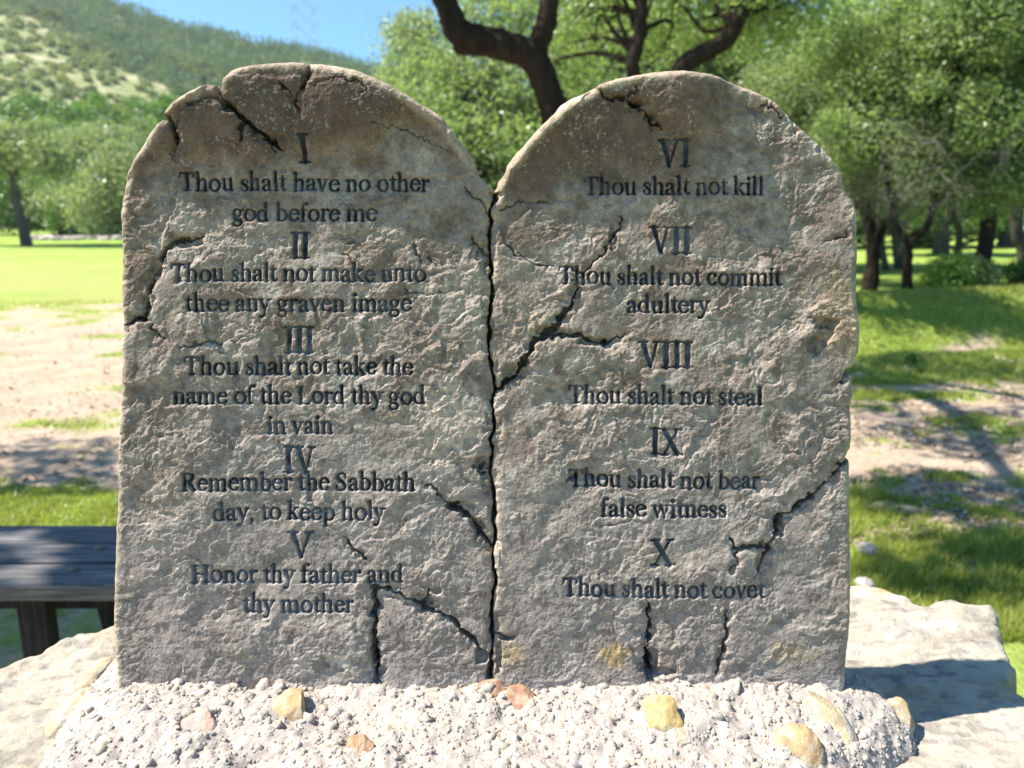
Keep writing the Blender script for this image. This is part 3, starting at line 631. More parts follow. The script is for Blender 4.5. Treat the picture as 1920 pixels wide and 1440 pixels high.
def rock_h(X, Y, d):
    n = fbm(X / .10, Y / .05, 621, 4); n2 = fbm(X / .03, Y / .014, 631, 4); tr = n * 2.6; k = np.floor(tr)
    tr = (k + sstep(.3, .7, tr - k)) / 2.6
    z = ROCKZ + .008 * tr + .0034 * n2 + .0012 * fbm(X / .008, Y / .005, 633, 3) + .006 * fbm(X / .35, Y / .35, 641, 2)
    right = sstep(.30, .42, X) ; rough = 1 - .6 * right * sstep(.72, .60, Y)
    z = ROCKZ + (z - ROCKZ) * rough
    z += .010 * sstep(.66, .82, Y) * right                       # back right corner stands a little higher
    z -= .02 * sstep(-.42, -.75, X)
    return z
def rock_c(X, Y, Z, d):
    n = fbm(X / .07, Y / .035, 651, 5); m = fbm(X / .02, Y / .01, 661, 4); l = fbm(X / .11, Y / .07, 671, 3)
    C = np.broadcast_to(np.array([.365, .322, .25]), X.shape + (3,)).copy()
    def bl(k, c):
        nonlocal C
        C = C * (1 - k[..., None]) + k[..., None] * np.array(c)
    bl(sstep(.0, .4, n) * .7, (.30, .255, .20)); bl(sstep(.12, .4, m) * .7, (.21, .185, .165)); bl(sstep(.35, .6, fbm(X / .016, Y / .008, 663, 3)) * .7, (.17, .15, .14))
    bl(sstep(.1, .45, l) * sstep(.25, .45, X) * sstep(.6, .68, Y) * .9, (.40, .29, .11))
    bl(sstep(.25, .55, fbm(X / .05, Y / .025, 681, 3)) * sstep(.2, .35, X) * .5, (.41, .39, .34))
    bl(sstep(.3, .5, -n) * sstep(-.25, -.35, X) * .6, (.29, .22, .16))
    bl(sstep(.36, .46, X) * sstep(.66, .56, Y) * .6, (.39, .355, .285))
    return C
RP = [tuple(flat(x, y, ROCKZ)[:2]) for x, y in [(-420,1330),(-250,1280),(-100,1255),(0,1232),(60,1212),(110,1190),(150,1180),(215,1160),(420,1125),(700,1105),(1000,1095),(1300,1100),(1500,1103),(1600,1104),(1655,1115),(1700,1128),(1722,1139),(1745,1133),(1785,1131),(1800,1137),(1860,1146),(1872,1160),(1874,1180),(1882,1200),(1895,1225),(1905,1255),(1898,1265),(1912,1285),(1935,1300),(1990,1330),(2080,1400),(2200,1560)]]
RP += [(.62, .26), (.40, .14), (0, .10), (-.40, .14), (-.66, .30)]
def rock_wall(th, t, ring):
    lay = fbm(th * 7 + 30, t * 9 + 0 * th, 691, 4); step = np.floor(t * 7 + lay * .8) / 7
    return .02 * lay + .035 * vnoise(step * 31 + 3, th * 2.2 + 20, 697) + .05 * t - .012
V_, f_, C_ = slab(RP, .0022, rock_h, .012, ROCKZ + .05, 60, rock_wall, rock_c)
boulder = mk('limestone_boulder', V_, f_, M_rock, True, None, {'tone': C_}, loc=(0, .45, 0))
tag(boulder, 'bleached flat-topped limestone boulder carrying the mortar bed and the tablets', 'boulder')

# mortar bed: a pebbly loaf the tablets stand in
MP = [tuple(flat(x, y, ROCKZ + .008)[:2]) for x, y in [(40,1480),(66,1420),(98,1355),(140,1300),(200,1250),(330,1225),(900,1200),(1450,1210),(1590,1245),(1655,1285),(1700,1325),(1722,1370),(1715,1410),(1690,1445),(1650,1490),(1560,1560)]]
MP += [(.16, .40), (0, .39), (-.2, .395), (-.33, .42)]
def loaf_h(X, Y, d):
    z = ROCKZ - .006 + .044 * (1 - np.clip(1 - d / .085, 0, 1) ** 2.6) ** .8
    z += .008 * fbm(X / .07, Y / .07, 701, 3) * sstep(0, .03, d) + .006 * fbm(X / .024, Y / .024, 711, 3) + .0030 * fbm(X / .007, Y / .007, 715, 3)
    z += .004 * sstep(.05, .0, np.abs(Y - .60))
    return z
def loaf_c(X, Y, Z, d):
    n = fbm(X / .09, Y / .09, 721, 3); C = np.broadcast_to(np.array([.345, .30, .262]), X.shape + (3,)).copy()
    k = sstep(0, .5, n)[..., None] * .6; C = C * (1 - k) + k * np.array([.38, .33, .27]); return C
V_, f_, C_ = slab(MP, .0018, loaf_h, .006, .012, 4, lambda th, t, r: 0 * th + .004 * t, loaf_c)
LV, LF = V_, f_[0]

def ico(sub):
    p = (1 + 5 ** .5) / 2
    V = [(-1, p, 0), (1, p, 0), (-1, -p, 0), (1, -p, 0), (0, -1, p), (0, 1, p), (0, -1, -p), (0, 1, -p), (p, 0, -1), (p, 0, 1), (-p, 0, -1), (-p, 0, 1)]
    V = [np.array(v) / np.linalg.norm(v) for v in V]
    Fc = [(0, 11, 5), (0, 5, 1), (0, 1, 7), (0, 7, 10), (0, 10, 11), (1, 5, 9), (5, 11, 4), (11, 10, 2), (10, 7, 6), (7, 1, 8), (3, 9, 4), (3, 4, 2), (3, 2, 6), (3, 6, 8), (3, 8, 9), (4, 9, 5), (2, 4, 11), (6, 2, 10), (8, 6, 7), (9, 8, 1)]
    for _ in range(sub):
        c = {}; nf = []
        def md(a, b):
            k = (min(a, b), max(a, b))
            if k not in c:
                m = V[a] + V[b]; V.append(m / np.linalg.norm(m)); c[k] = len(V) - 1
            return c[k]
        for a, b, d in Fc:
            ab, bd, da = md(a, b), md(b, d), md(d, a); nf += [(a, ab, da), (b, bd, ab), (d, da, bd), (ab, bd, da)]
        Fc = nf
    return np.array(V), np.array(Fc)
def rotm(n, rng):
    q = rng.normal(size=(n, 4)); q /= np.linalg.norm(q, axis=1)[:, None]; a, b, c, d = q.T
    return np.stack([np.stack([1 - 2 * (c * c + d * d), 2 * (b * c - a * d), 2 * (b * d + a * c)], -1), np.stack([2 * (b * c + a * d), 1 - 2 * (b * b + d * d), 2 * (c * d - a * b)], -1), np.stack([2 * (b * d - a * c), 2 * (c * d + a * b), 1 - 2 * (b * b + c * c)], -1)], -2)
rng = np.random.default_rng(5)
# sample the loaf surface by area
tri = np.concatenate([LF[:, [0, 1, 2]], LF[:, [0, 2, 3]]]); a, b, c = LV[tri[:, 0]], LV[tri[:, 1]], LV[tri[:, 2]]
cr = np.cross(b - a, c - a); ar = np.linalg.norm(cr, axis=1); NP = 26000
pick = rng.choice(len(tri), NP, p=ar / ar.sum()); r1 = np.sqrt(rng.random(NP)); r2 = rng.random(NP)
pos = a[pick] * (1 - r1)[:, None] + b[pick] * (r1 * (1 - r2))[:, None] + c[pick] * (r1 * r2)[:, None]; nrm = cr[pick] / ar[pick][:, None]
size = .0011 + .0018 * rng.random(NP) ** 1.6 + .0042 * rng.random(NP) ** 16
patch = fbm(pos[:, 0] / .035, pos[:, 1] / .035, 731, 3); size *= 1 + .45 * patch
TV, TF = ico(1)
rot = rotm(NP, rng); scl = np.stack([.8 + .5 * rng.random(NP), .75 + .35 * rng.random(NP), .6 + .3 * rng.random(NP)], -1)
lump = 1 + .24 * rng.normal(size=(NP, len(TV))).clip(-1.6, 1.6)
PV = np.einsum('nij,nkj->nki', rot, TV[None] * lump[..., None] * scl[:, None, :]) * size[:, None, None] + (pos - nrm * size[:, None] * (.42 + .7 * rng.random(NP)[:, None]))[:, None, :]
PF = (TF[None] + (np.arange(NP) * len(TV))[:, None, None]).reshape(-1, 3) + len(V_)
hue = rng.random(NP); pc = np.empty((NP, 3)); 
pal = np.array([[.36, .318, .28], [.33, .295, .27], [.36, .285, .24], [.33, .275, .265], [.37, .315, .24], [.24, .225, .215]])
pc = pal[rng.choice(6, NP, p=[.60, .13, .08, .06, .11, .02])] * (.9 + .2 * rng.random(NP))[:, None]
pc[patch > .15] = pc[patch > .15] * .6 + np.array([.39, .335, .275]) * .4
bed_loc = (0, .56, ROCKZ)
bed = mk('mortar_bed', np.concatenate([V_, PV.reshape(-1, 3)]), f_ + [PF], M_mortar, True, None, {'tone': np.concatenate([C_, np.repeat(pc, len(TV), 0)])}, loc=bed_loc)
tag(bed, 'whitish pebbly mortar bed with coloured stones set in it, holding both tablets', 'mortar base')
# stones set in the mortar
def loaf_at(px, py):
    r = ray(px, py); best = None
    o = np.array([0, 0, CAMZ]); lo = .45
    P = np.array(MP); 
    for t in np.arange(.45, 1.1, .002):
        p = o + r * t
        d = max(0, float(poly_sd(np.array([p[0]]), np.array([p[1]]), MP)[0]))
        z = float(loaf_h(np.array([p[0]]), np.array([p[1]]), np.array([d]))[0]) if d > 0 else ROCKZ
        if p[2] <= z: return p
    return p
CH, CHF = ico(4)
def setstone(px, py, wpx, hpx, rot_, col, sharp, seed, label, flatn=.55):
    p = loaf_at(px, py); rg_ = np.random.default_rng(seed); k = np.linalg.norm(p - np.array([0, 0, CAMZ])) / F
    V = CH.copy()
    for _ in range(9):                                        # knapped facets: cut by planes
        n = rg_.normal(size=3); n /= np.linalg.norm(n); h = sharp + .25 * rg_.random(); q = V @ n; over = np.maximum(q - h, 0); V = V - over[:, None] * n * .92
    V = V * (1 + .09 * fbm(CH[:, 0] * 3 + 50, CH[:, 1] * 3 + CH[:, 2] * 2 + 50, 800 + seed, 4))[:, None]
    V = V * np.array([wpx * k * .5, hpx * k * .5 / .78, wpx * k * .5 * flatn]) * 1.12
    # x across, y along the slope seen in the picture
    c, s = math.cos(R(rot_)), math.sin(R(rot_)); V = np.stack([V[:, 0] * c - V[:, 1] * s, V[:, 0] * s + V[:, 1] * c, V[:, 2]], -1)
    tl = R(38); V = np.stack([V[:, 0], V[:, 1] * math.cos(tl) - V[:, 2] * math.sin(tl), V[:, 1] * math.sin(tl) + V[:, 2] * math.cos(tl)], -1)
    V = V + p + np.array([0, .42, -.42]) * min(wpx, hpx) * k * .22
    n = fbm(CH[:, 0] * 2 + 20, CH[:, 1] * 2 + CH[:, 2] + 20, 820 + seed, 4); c0, c1 = np.array(col[0]), np.array(col[1]); m_ = sstep(-.3, .3, n)[:, None]
    o = child('embedded_stone', V, CHF, M_chip, bed, True, {'tone': (c0 * (1 - m_) + c1 * m_) * .70 + np.array([.40, .36, .32]) * .17}); o['label'] = label
YEL = ((.44, .27, .11), (.46, .37, .24)); PNK = ((.40, .23, .165), (.43, .33, .27)); ORG = ((.33, .145, .07), (.44, .28, .17)); BRY = ((.50, .34, .09), (.46, .36, .19)); PAL = ((.48, .37, .21), (.44, .40, .33)); BRN = ((.30, .16, .07), (.42, .27, .14))
setstone(372, 1362, 58, 58, 10, PNK, .55, 1, 'rough pinkish embedded stone')
setstone(541, 1348, 82, 70, -15, YEL, .5, 2, 'angular cream-yellow embedded stone')
setstone(924, 1300, 60, 54, 10, ORG, .6, 3, 'small rusty orange embedded stone')
setstone(970, 1318, 62, 44, 8, ORG, .55, 4, 'rusty orange embedded stone with pale top')
setstone(1246, 1342, 82, 56, -52, BRY, .6, 5, 'bright yellow slanting embedded stone')
setstone(1270, 1388, 52, 42, 25, PAL, .55, 15, 'pale yellow embedded stone below the bright one')
setstone(672, 1416, 48, 62, 0, BRN, .5, 6, 'brown wedge-shaped embedded stone')
setstone(1500, 1408, 72, 62, 0, YEL, .6, 7, 'round tan embedded stone')
setstone(1560, 1352, 48, 92, 24, PAL, .6, 8, 'long tan embedded stone lying aslant')
setstone(1688, 1342, 46, 52, 15, YEL, .5, 9, 'golden embedded stone at the rounded end')
setstone(150, 1285, 32, 78, -38, PAL, .6, 10, 'pale yellow upright embedded flake')
setstone(122, 1345, 52, 70, -30, PAL, .6, 11, 'cream embedded stone at the left end')
setstone(1566, 1262, 32, 30, 0, ((.32, .29, .26), (.36, .33, .29)), .6, 12, 'small grey lump of stone against the tablet')
setstone(1288, 1388, 40, 34, 0, ((.58, .50, .44), (.62, .56, .5)), .6, 13, 'dull pink embedded pebble') if False else None

# ------------------------------------------------------------------ ground
def ditch(x, y):                # a shallow grassy swale to the right
    yc = 8.3 + .28 * (x - 4.5); k = sstep(1.2, 3.0, x)
    return -k * (.45 * np.exp(-((y - yc) / .7) ** 2) - .20 * np.exp(-((y - yc - 1.6) / .8) ** 2))
def ground_z(x, y):
    x = np.asarray(x, float); y = np.asarray(y, float)
    return ditch(x, y) + .03 * fbm(x / 1.5, y / 1.5, 901, 3) * sstep(1.5, 3, np.hypot(x, y)) + .05 * fbm(x / 7, y / 7, 911, 2) - .02
def dirt(x, y):
    x = np.asarray(x, float); y = np.asarray(y, float)
    n = fbm(x / 1.6, y / .9, 921, 4); n2 = fbm(x / .35, y / .35, 931, 3)
    lf = sstep(3.05, 3.5, y + .3 * n) * sstep(11.8, 9.6, y + 1.2 * n)
    l = lf * (.72 + .62 * fbm(x / .7, y / .5, 925, 3))
    rt = .14 + .44 * sstep(7.4, 6.2, y + .5 * n) * sstep(2.6, 3.0, y)
    r = rt + (.5 * n - .85 * np.maximum(0, fbm(x / .9, y / .38, 927, 3) - .05) * 2) * sstep(7.6, 6.3, y)
    bank = np.exp(-((y - (8.6 + .75 * (x - 4.9))) / .26) ** 2) * sstep(2, 3, x) * sstep(6.2, 5.0, x) * .62
    side = sstep(-.4, .6, x)
    l = np.maximum(l, .5 * sstep(2.75, 2.5, y))
    n3 = fbm(x / .16, y / .12, 935, 3) * side * sstep(8, 5, y)
    return np.clip(l * (1 - side) + (r + bank) * side + .45 * n3 + .35 * n2 * (.3 + .7 * sstep(.15, .4, l * (1 - side) + r * side)), 0, 1)
def dry(x, y):
    return np.clip((sstep(8.5, 12, y) * sstep(34, 14, y) * sstep(1, -2, x) * (.75 + .6 * fbm(x / 3, y / 2, 971, 3))) + .25 * sstep(.1, .5, fbm(x / 2.2, y / 1.1, 975, 3)), 0, 1)
ang = np.linspace(R(-58), R(58), 520); rr_ = np.concatenate([[0.05, .5, 1.0], np.geomspace(1.4, 60, 420), np.geomspace(63, 1500, 30)])
AA, RR = np.meshgrid(ang, rr_); gx_ = RR * np.sin(AA); gy_ = RR * np.cos(AA) - .0
gz_ = ground_z(gx_, gy_) * sstep(90, 50, RR)
gi = np.arange(gx_.size).reshape(gx_.shape)
gq = np.stack([gi[:-1, :-1], gi[:-1, 1:], gi[1:, 1:], gi[1:, :-1]], -1).reshape(-1, 4)
# the rest of the circle, behind the camera and to both sides
ang2 = np.linspace(R(58), R(302), 60); A2, R2 = np.meshgrid(ang2, np.concatenate([[0.05], np.geomspace(1.4, 1500, 40)]))
x2 = R2 * np.sin(A2); y2 = R2 * np.cos(A2); z2 = ground_z(x2, y2) * sstep(90, 50, R2) - .004
g2 = np.arange(x2.size).reshape(x2.shape) + gx_.size
q2 = np.stack([g2[:-1, :-1], g2[:-1, 1:], g2[1:, 1:], g2[1:, :-1]], -1).reshape(-1, 4)
GX = np.concatenate([gx_.ravel(), x2.ravel()]); GY = np.concatenate([gy_.ravel(), y2.ravel()]); GZ = np.concatenate([gz_.ravel(), z2.ravel()])
def ground_mat():
    m, t, b = mat('lawn_and_soil', .95, .1); c = objco(t); dm = attr(t, 'dirt').outputs['Fac']
    gr = ramp(t, noise(t, 1.1, 5, .65, c), [(.3, (.18, .28, .04)), (.52, (.27, .37, .07)), (.72, (.37, .41, .12))])
    gr = mix(t, 1.0, gr, ramp(t, noise(t, 26, 4, .7, c), [(.3, (.65, .68, .6)), (.7, (1.3, 1.3, 1.25))]), 'MULTIPLY')
    gr = mix(t, attr(t, 'dry').outputs['Fac'], gr, (.34, .35, .11, 1))
    so = ramp(t, noise(t, 2.3, 6, .65, c), [(.3, (.42, .31, .22)), (.7, (.60, .46, .345))])
    so = mix(t, 1.0, so, ramp(t, noise(t, 40, 5, .7, c), [(.3, (.7, .7, .7)), (.7, (1.22, 1.2, 1.18))]), 'MULTIPLY')
    n3 = noise(t, 9, 5, .7, c); ad = N(t, 'ShaderNodeMath', operation='ADD'); t.links.new(dm, ad.inputs[0])
    mu = N(t, 'ShaderNodeMath', operation='MULTIPLY_ADD'); t.links.new(n3, mu.inputs[0]); mu.inputs[1].default_value = .9; mu.inputs[2].default_value = -.45
    t.links.new(mu.outputs[0], ad.inputs[1])
    k = ramp(t, ad.outputs[0], [(.3, (0, 0, 0)), (.58, (1, 1, 1))])
    t.links.new(mix(t, k, gr, so), b.inputs['Base Color']); bump(t, b, noise(t, 30, 6, .7, c), .8, .05); return m
M_ground = ground_mat()
gob = mk('ground', np.stack([GX, GY, GZ], -1), np.concatenate([gq, q2]), M_ground, True, None, {'dry': np.concatenate([dry(gx_, gy_).ravel(), dry(x2, y2).ravel()]), 'dirt': np.concatenate([dirt(gx_, gy_).ravel(), dirt(x2, y2).ravel()])})
gob['kind'] = 'structure'

# grass blades where the lawn is near enough to show them
def blades(n, xr, yr, hgt, seed, thr=.42):
    r = np.random.default_rng(seed); y = np.exp(r.uniform(math.log(yr[0]), math.log(yr[1]), n)); x = r.uniform(*xr, n) * y / yr[0] if False else r.uniform(*xr, n)
    return x, y
def grass_obj():
    r = np.random.default_rng(77); xs = []; ys = []
    y = np.exp(r.uniform(math.log(2.1), math.log(12), 150000)); x = y * r.uniform(.35, .78, len(y)); xs.append(x); ys.append(y)
    y = r.uniform(2.2, 4.2, 45000); x = -y * r.uniform(.42, .78, len(y)); xs.append(x); ys.append(y)
    y = 4.2 + 7 * r.random(30000) ** 2.2; x = -y * r.uniform(.42, .78, len(y)); xs.append(x); ys.append(y)
    x = np.concatenate(xs); y = np.concatenate(ys); dd = dirt(x, y); cl = fbm(x / .18, y / .18, 941, 3)
    k = (dd + .3 * cl + .2 * (r.random(len(x)) - .5)) < .40; x, y = x[k], y[k]; cl = cl[k]; n = len(x)
    h = (.022 + .035 * r.random(n)) * (1 + .8 * cl.clip(-.5, 1)) * (1 + .05 * y); wv = .0022 * (1 + .25 * y)
    a = r.uniform(0, 2 * np.pi, n); ln = h * r.uniform(.2, .9, n); la = r.uniform(0, 2 * np.pi, n); z = ground_z(x, y); h = h * np.where(x < 0, .42, .8); ln = ln * .8
    dx, dy = np.cos(a) * wv, np.sin(a) * wv; tx, ty = x + ln * np.cos(la), y + ln * np.sin(la)
    V = np.stack([np.stack([x - dx, y - dy, z - .005], -1), np.stack([x + dx, y + dy, z - .005], -1), np.stack([tx, ty, z + h], -1)], 1).reshape(-1, 3)
    o = mk('grass', V, np.arange(3 * n).reshape(n, 3), leaf_mat('grass_blades', (.12, .20, .025), (.44, .44, .12), .42), False, None, {'tint': np.repeat(np.clip(r.random(n) * .7 + .2, 0, 1), 3)})
    tag(o, 'patchy short green grass on the bare soil beside the boulder', 'grass', None, 'stuff')
grass_obj()

# fallen leaves and bits of bark on the bare soil
def litter():
    r = np.random.default_rng(31); n = 13000; y = np.exp(r.uniform(math.log(2.3), math.log(9), n)); x = y * np.where(r.random(n) < .85, r.uniform(.36, .8, n), -r.uniform(.42, .8, n))
    k = (dirt(x, y) > .35) & (fbm(x / .4, y / .3, 981, 3) > -.12); x, y = x[k], y[k]; n = len(x); z = ground_z(x, y) + .006
    a = r.uniform(0, 6.3, n); L = r.uniform(.007, .021, n) * (1 + .05 * y); W = L * r.uniform(.25, .6, n); c, s_n = np.cos(a), np.sin(a); t = r.normal(size=(n, 2)) * .3
    q = []
    for u, v in ((-1, 0), (0, -1), (1, 0), (0, 1)):
        dx = u * L * c - v * W * s_n; dy = u * L * s_n + v * W * c; q.append(np.stack([x + dx, y + dy, z + dx * t[:, 0] + dy * t[:, 1] + .004 * abs(u)], -1))
    V = np.stack(q, 1).reshape(-1, 3); pal = np.array([[.20, .14, .09], [.14, .10, .065], [.28, .20, .13], [.34, .27, .19], [.42, .36, .29]])
    o = mk('leaf_litter', V, np.arange(4 * n).reshape(n, 4), M_chip, False, None, {'tone': np.repeat(pal[r.integers(0, 5, n)], 4, 0)})
    tag(o, 'brown fallen leaves and bark bits on the bare soil', 'leaf litter', None, 'stuff')
litter()
# ------------------------------------------------------------------ trees
def leaf_cloud(centres, rads, per, size, seed, squash=.75, hollow=.35):
    r = np.random.default_rng(seed); C = np.repeat(np.asarray(centres), per, 0); Rd = np.repeat(np.asarray(rads), per); n = len(C)
    d = r.normal(size=(n, 3)); d /= np.linalg.norm(d, axis=1)[:, None]; rad = (hollow + (1 - hollow) * r.random(n)) ** .6 * Rd * (1 + .35 * r.normal(size=n) * .6)
    d[:, 2] *= squash; p = C + d * rad[:, None]
    return leaves_at(p, size, r)
def leaves_at(p, size, r, facing=None):
    n = len(p); nn = r.normal(size=(n, 3)); nn[:, 2] = np.abs(nn[:, 2]) + .35
    if facing is not None: nn = nn * .5 + np.asarray(facing) * 1.5
    nn /= np.linalg.norm(nn, axis=1)[:, None]
    t = r.normal(size=(n, 3)); t -= (t * nn).sum(1)[:, None] * nn; t /= np.linalg.norm(t, axis=1)[:, None]; b = np.cross(nn, t)
    L = size * (.6 + .8 * r.random(n)); Wd = L * (.38 + .2 * r.random(n)); f = nn * (L * .12)[:, None]
    V = np.stack([p - t * L[:, None] * .5, p - b * Wd[:, None] * .5 + f, p + t * L[:, None] * .5, p + b * Wd[:, None] * .5 + f], 1).reshape(-1, 3)
    return V, np.arange(4 * n).reshape(n, 4), np.repeat(np.clip(r.normal(.5, .25, n), 0, 1), 4)
def tree(name, label, cat, trunks, ell, nclump, per, leaf, lm, bm, seed, group=None, clump_r=(.25, .55), extra=None, twig=.012, extra_limbs=(), sag=.15, dead=0):
    r = np.random.default_rng(seed); base = np.array(trunks[0][0][0]); base = np.array([base[0], base[1], float(ground_z(base[0], base[1]))])
    root = empty(name, base, label, cat, group)
    parts = []; nodes = []; nr = []
    for pts, rad in trunks:
        p, q = smooth_path(pts, rad, 6); parts.append(tube(p, q, 10, seed, .18)); m = len(p) // 2 if len(p) > 4 else 0
        nodes.append(p[m:]); nr.append(q[m:])
    nodes = np.concatenate(nodes); nr = np.concatenate(nr)
    cs = []; rs = []; vol = np.array([e[1][0] * e[1][1] * e[1][2] for e in ell]) ** .75; pk = r.choice(len(ell), nclump, p=vol / vol.sum())
    for k in pk:
        c, s = np.array(ell[k][0]), np.array(ell[k][1]); d = r.normal(size=3); d /= np.linalg.norm(d); u = r.random() ** .45
        cs.append(c + d * s * u); rs.append(r.uniform(*clump_r))
    cs = np.array(cs)
    bent = list(zip(cs, rs))
    ends = [(c, True) for c in cs] + [(np.array(e), False) for e in extra_limbs]
    for c, small in ends:
        dist = np.linalg.norm(nodes - c, axis=1) + .6 * np.maximum(0, nodes[:, 2] - c[2]); i = int(np.argmin(dist * (1 + .25 * r.random(len(dist))))); a = nodes[i]
        L = np.linalg.norm(c - a); md = (a + c) / 2 + r.normal(size=3) * L * .12 + np.array([0, 0, L * sag]); r0 = min(nr[i] * .55, twig * (1.2 + L * .8)) if small else min(nr[i] * .7, .06)
        p, q = smooth_path([a, a * .55 + md * .45 + r.normal(size=3) * L * .04, md, c], [r0, r0 * .75, r0 * .5, max(r0 * .2, .003)], 3); parts.append(tube(p, q, 5))
    tv, tf = join(parts); child('trunk', tv, tf, bm, root)
    lv, lf, lt = leaf_cloud(cs, rs, per, leaf, seed + 1)
    if extra is not None:
        ev, ef, et = extra; lf = np.concatenate([lf, ef + len(lv)]); lv = np.concatenate([lv, ev]); lt = np.concatenate([lt, et])
    child('crown', lv, lf, lm, root, False, {'tint': lt})
    return root
def pp(pts, d): return [tuple(at(x, y, d)) for x, y in pts]
def wid(ws, d): return [w_ * .5 * d / F for w_ in ws]

# -- the big oak behind the tablets; its limbs spread over the tablets and the bench and shade them
D0 = 6.3
b0 = at(1120, 690, D0); b0[2] = -.05
tr0 = [b0] + pp([(1085, 380), (1046, 225), (1030, 180), (1010, 125), (988, 98)], D0)
L1 = pp([(1003, 122), (985, 100), (940, 84), (893, 74), (860, 60), (846, 30), (828, -10), (790, -90), (700, -190)], D0)
L2 = pp([(1006, 110), (1010, 80), (1024, 45), (1030, 0), (1036, -60), (1010, -160), (1060, -260)], D0)
over1 = [tuple(L1[7]), (-1.6, 5.2, 3.0), (-2.4, 3.6, 3.9), (-2.8, 2.0, 4.6), (-2.9, .9, 5.0)]
over2 = [tuple(L2[4]), (.2, 5.0, 3.6), (-.8, 3.6, 4.4), (-1.6, 2.2, 4.9), (-2.2, .9, 5.1)]
over3 = [tuple(L2[4]), (.9, 5.2, 3.4), (.6, 4.4, 4.2), (.2, 3.4, 4.8)]
r_ = np.random.default_rng(41)
def inpoly(P, n):
    P = np.array(P, float); lo, hi = P.min(0), P.max(0); o = []
    while len(o) < n:
        q = lo + r_.random(2) * (hi - lo)
        if poly_sd(np.array([q[0]]), np.array([q[1]]), P.tolist())[0] > 0: o.append(q)
    return np.array(o)
shade = []
def tab_pts(P, n, h0, h1):
    q = inpoly(P, n); u, v = px_uv(q[:, 0], q[:, 1]); p = TB + u[:, None] * Ut + v[:, None] * Vt
    shade.append(p + S * r_.uniform(h0, h1, n)[:, None] + r_.normal(size=(n, 3)) * .008)
def gnd_pts(P, n, z, h0, h1, spread=.05, holes=()):
    q = inpoly(P, n)
    for H_ in holes: q = q[poly_sd(q[:, 0], q[:, 1], H_) < 0]
    p = flat(q[:, 0], q[:, 1], z); shade.append(p + S * r_.uniform(h0, h1, len(q))[:, None] + r_.normal(size=p.shape) * spread)
gnd_pts([(-250, 975), (620, 975), (620, 1120), (-250, 1125)], 2600, .45, 4.8, 5.8, .022, [[(-420, 990), (70, 992), (150, 1030), (110, 1104), (-420, 1106)]])
gnd_pts([(-250, 1024), (40, 1026), (60, 1034), (-250, 1036)], 60, .45, 4.8, 5.8, .006)
gnd_pts([(-250, 1058), (30, 1050), (50, 1058), (-250, 1072)], 60, .45, 4.8, 5.8, .006)
for P, n in [([(0, 825), (215, 830), (230, 900), (180, 925), (0, 935)], 500), ([(-60, 1105), (240, 1105), (240, 1240), (-60, 1240)], 800), ([(1640, 770), (1920, 745), (1990, 820), (1800, 850), (1640, 800)], 700),
             ([(1590, 880), (1760, 870), (1920, 890), (1920, 960), (1700, 950), (1590, 920)], 800), ([(1600, 1050), (1760, 1020), (1920, 1010), (1990, 1100), (1800, 1115), (1690, 1090)], 300),
             ([(1720, 990), (1960, 960), (1960, 1050), (1800, 1040)], 220), ([(1600, 745), (1700, 735), (1690, 760), (1600, 770)], 120)]:
    gnd_pts(P, n, 0, 5.4, 6.4, .07)
sh = np.concatenate(shade); ex = leaves_at(sh, .075, np.random.default_rng(9), S)
oak = tree('oak_tree', 'big dark-trunked oak leaning behind the gap between the two tablets', 'tree',
     [(tr0, wid([110, 74, 56, 50, 52, 48], D0)), (L1, wid([42, 50, 52, 52, 50, 44, 38, 32, 24], D0)), (L2, wid([42, 40, 37, 34, 32, 26, 16], D0)),
      (over1, [.085, .07, .055, .04, .02]), (over2, [.07, .06, .045, .03, .015]), (over3, [.06, .045, .03, .012]),
      (pp([(893, 78), (868, 86), (852, 96)], D0), wid([50, 36, 14], D0))],
     [(at(1000, -420, D0), (1.9, 1.2, .7)), (at(760, -330, 6.0), (1.0, .8, .5))], 40, 150, .07, M_leaf, M_bark, 21, extra=ex, twig=.008)

# -- second oak, forking behind the right tablet
D1 = 9.2
b1 = at(1236, 590, D1); b1[2] = -.05
tree('oak_tree', 'dark two-stemmed oak rising behind the top of the right tablet', 'tree',
     [([b1] + pp([(1232, 400), (1226, 260), (1205, 190), (1187, 130), (1192, 95), (1200, 60), (1203, 0), (1190, -80)], D1), wid([70, 56, 46, 30, 24, 24, 22, 19, 12], D1)),
      (pp([(1228, 300), (1246, 190), (1282, 124), (1330, 94), (1366, 70), (1382, 30), (1394, -10), (1420, -120)], D1), wid([40, 36, 32, 32, 30, 34, 32, 20], D1)),
     ],
     [(at(1180, -60, D1 + .8), (1.9, 1.2, .8)), (at(1420, -40, D1 + .6), (1.3, 1.1, .65)), (at(1130, 60, D1 + 2.2), (1.1, .8, .5)), (at(1330, 60, D1 + 2), (1.2, .8, .5))], 95, 200, .075, M_leaf, M_bark, 22)

